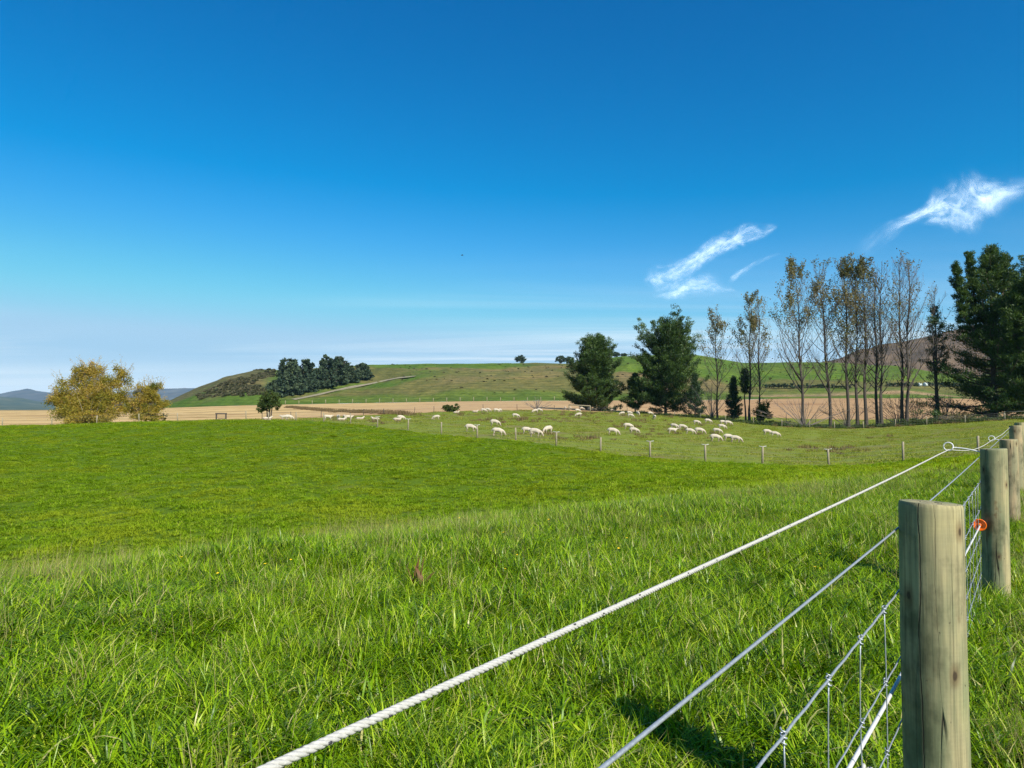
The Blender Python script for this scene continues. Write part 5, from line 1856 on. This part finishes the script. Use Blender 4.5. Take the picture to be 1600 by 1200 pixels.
lay('meadow_grass', 'meadow_grass', 33000, 13, 97, -330, 1960, 7, 'short bright green grass of the rising pasture', 'grass', .8, 1.45, power=1.45, edge=inpad)
lay('grazed_grass', 'grazed_grass', 11000, 43, 168, -40, 1680, 8, 'cropped dull grass of the sheep paddock', 'grass', .7, 1.3, power=1.6, edge=lambda X, Y, px: (Y > Yfence(px) + .2) & (Y < Yback(px) - .5))


def weed_zone(X, Y, px):
    return (Y > Yfence(px) + 4) & (Y < Yback(px) - 1) & (fbm(X * .12, Y * .08, 3) > .12) & (np.random.default_rng(2).random(len(X)) < np.interp(px, [500, 750, 1000, 1100, 1500], [.15, 1, 1, .3, .3]))


lay('brown_weeds', 'brown_weed', 1000, 60, 150, 500, 1600, 12, 'brown dead thistles and docks among the sheep', 'weeds', .8, 1.5, power=1.2, edge=weed_zone)
lay('fence_weeds', 'brown_weed', 420, 98, 125, 1180, 1600, 14, 'brown weeds along the foot of the poplar fence', 'weeds', .8, 1.6, power=1, edge=lambda X, Y, px: np.abs(Y - Yback(px)) < 1.3)
lay('rough_grass', 'grazed_grass', 2200, 100, 185, 980, 1700, 15, 'rank dark grass under the poplars and pines', 'grass', .9, 1.5, power=1.4, edge=lambda X, Y, px: (Y > Yback(px) + .5) & (Y < Ystub(px)), zvar=.6)

source('bramble', [blades(70, .55, (.15, .55), (.05, .11), (.1, .9), (.5, 1.6), M_BUSH, 660 + k, 2, .6, .4, .25, name='bramble') for k in range(4)])
lay('undergrowth', 'bramble', 6500, 98, 172, 960, 1600, 17, 'dark rank undergrowth along the foot of the poplars and pines', 'undergrowth', .6, 1.5, power=1, edge=lambda X, Y, px: (Y > Yback(px) + .5) & (Y < Yback(px) + np.interp(px, [960, 1100, 1250, 1600], [3, 5, 4.5, 7])))  # dense dark growth, also standing in for the shadow band under the trees
# a few yellow flowers on the bank
M_FLOWER = plain_mat('yellow petals', (.75, .50, .01), .6)
fm = MB()
for a_ in range(9):
    c_, s__ = math.cos(a_ * .7), math.sin(a_ * .7)
    b0 = len(fm.v)
    fm.v += [(.005, 0, .115), (.005 + .008 * c_ - .003 * s__, .008 * s__ + .003 * c_, .119), (.005 + .011 * c_, .011 * s__, .120), (.005 + .008 * c_ + .003 * s__, .008 * s__ - .003 * c_, .119)]
    fm.r += [.5] * 4; fm.f.append((b0, b0 + 1, b0 + 2, b0 + 3))
source('flower', [fm.mesh('flower', M_FLOWER)])
lay('yellow_flowers', 'flower', 150, 5, 14, 100, 1300, 18, 'sparse yellow flowers dotted over the bank', 'flowers', .8, 1.3)

# hillside scrub
def scrub_mesh(seed):
    rg = np.random.default_rng(seed)
    n = 110
    q = rg.normal(0, 1, (n, 3)); q /= np.linalg.norm(q, axis=1, keepdims=True)
    q[:, 2] = np.abs(q[:, 2]) * .75
    q *= rg.uniform(.6, 1.1, (n, 1))
    V, Fc, rv = leaf_cloud(q, q, .55, .4, np.clip(rg.normal(.5, .25, n), 0, 1), seed, .8)
    return np_mesh('scrub_bush', V, Fc, M_SCRUB, dict(rnd=rv))
M_SCRUB = leaf_mat('hill scrub', [(0, (.034, .042, .018)), (.5, (.075, .078, .034)), (1, (.14, .12, .07))], .15, .8, .1, inst=.6)
source('scrub_bush', [scrub_mesh(k) for k in range(4)])


def hill_points(n, px0, px1, t0, t1, seed, thr, dens=None):
    rg = np.random.default_rng(seed)
    px = rg.uniform(px0, px1, n); tt = rg.uniform(t0, t1, n)
    Y = Ytoe(px) + tt * (Yridge(px) - Ytoe(px)); X = (px - 800) / F * Y
    ok = fbm(X * .03, Y * .02, 3) > thr
    if dens is not None: ok &= rg.random(n) < dens(px, tt)
    X, Y = X[ok], Y[ok]
    return np.stack([X, Y, hill(X, Y) - .1], -1), rg


P, rg = hill_points(1900, 250, 430, .22, 1.0, 31, -.02, lambda px, tt: np.clip(1.5 - (px - 250) / 180 * np.where(tt > .85, 1.6, .6), 0, 1) * np.where(tt > .95, .3, 1))
scatter('hill_scrub', SRC['scrub_bush'], P, rg.random(len(P)) * 6.28, rg.uniform(.7, 2.0, len(P)), 'dark low scrub covering the left nose of the hill', 'scrub', seed=31)
P, rg = hill_points(420, 600, 1600, .15, .9, 32, .0)
scatter('hill_tussock', SRC['scrub_bush'], P, rg.random(len(P)) * 6.28, rg.uniform(.4, 1.1, len(P)), 'dark tussocks dotted over the grassy hillside', 'tussock', seed=32)
# brown weedy headland crossing the stubble
A_, B_ = hit(450, 636.5, 'ground', 150, 420), hit(640, 648, 'ground', 120, 420)
rg = np.random.default_rng(8)
s_ = rg.random(500)
X = A_.x + (B_.x - A_.x) * s_ + rg.normal(0, .6, 500); Yv = A_.y + (B_.y - A_.y) * s_ + rg.normal(0, 1.2, 500)
scatter('headland_weeds', SRC['brown_weed'], np.stack([X, Yv, ground(X, Yv)], -1), rg.random(500) * 6.28, rg.uniform(1.2, 2.8, 500), 'strip of dark red brown weeds crossing the stubble', 'weeds', seed=8)

# dock plant with brown leaves in the foreground
M_DOCK = leaf_mat('dock leaves', [(0, (.05, .05, .015)), (.5, (.12, .055, .02)), (1, (.17, .08, .03))], .3, .5, .3)
q = hit(655, 925, 'ground', 3, 12)
dk = empty('dock_plant', q, 0, 'brown dead dock leaf sticking up in the foreground grass', 'plant')
link('leaf', blades(7, .06, (.14, .26), (.03, .05), (.0, .6), (.3, 1.2), M_DOCK, 91, 5, .6, .5, .3, name='leaf'), dk)['kind'] = 'stuff'
mb = MB(); mb.tube([(0, 0, 0), (.01, 0, .12), (.03, .01, .24)], [.006, .005, .003], 6)
link('stem', mb.mesh('stem', M_DOCK), dk)

# a bird far off
q = at(722, 399, 160)
mb = MB(); mb.tube([(-.28, 0, 0), (-.12, 0, .02), (.1, 0, .03), (.26, 0, .05), (.33, 0, .04)], [.02, .08, .09, .05, .012], 8)
M_BIRD = plain_mat('dark feathers', (.02, .02, .022), .8)
bd = empty('bird', q, .3, 'tiny dark bird flying in the open blue sky', 'bird')
link('body', mb.mesh('body', M_BIRD), bd)
for s in (-1, 1):
    V = [(.14, s * .05, .05), (-.08, s * .05, .05), (-.10, s * .42, .14), (.10, s * .40, .15), (-.16, s * .68, .06)]
    me = np_mesh('wing', V, [(0, 1, 2), (0, 2, 3), (3, 2, 4)], M_BIRD)
    wg = link('wing', me, bd)
    sm = wg.modifiers.new('thick', 'SOLIDIFY'); sm.thickness = .012
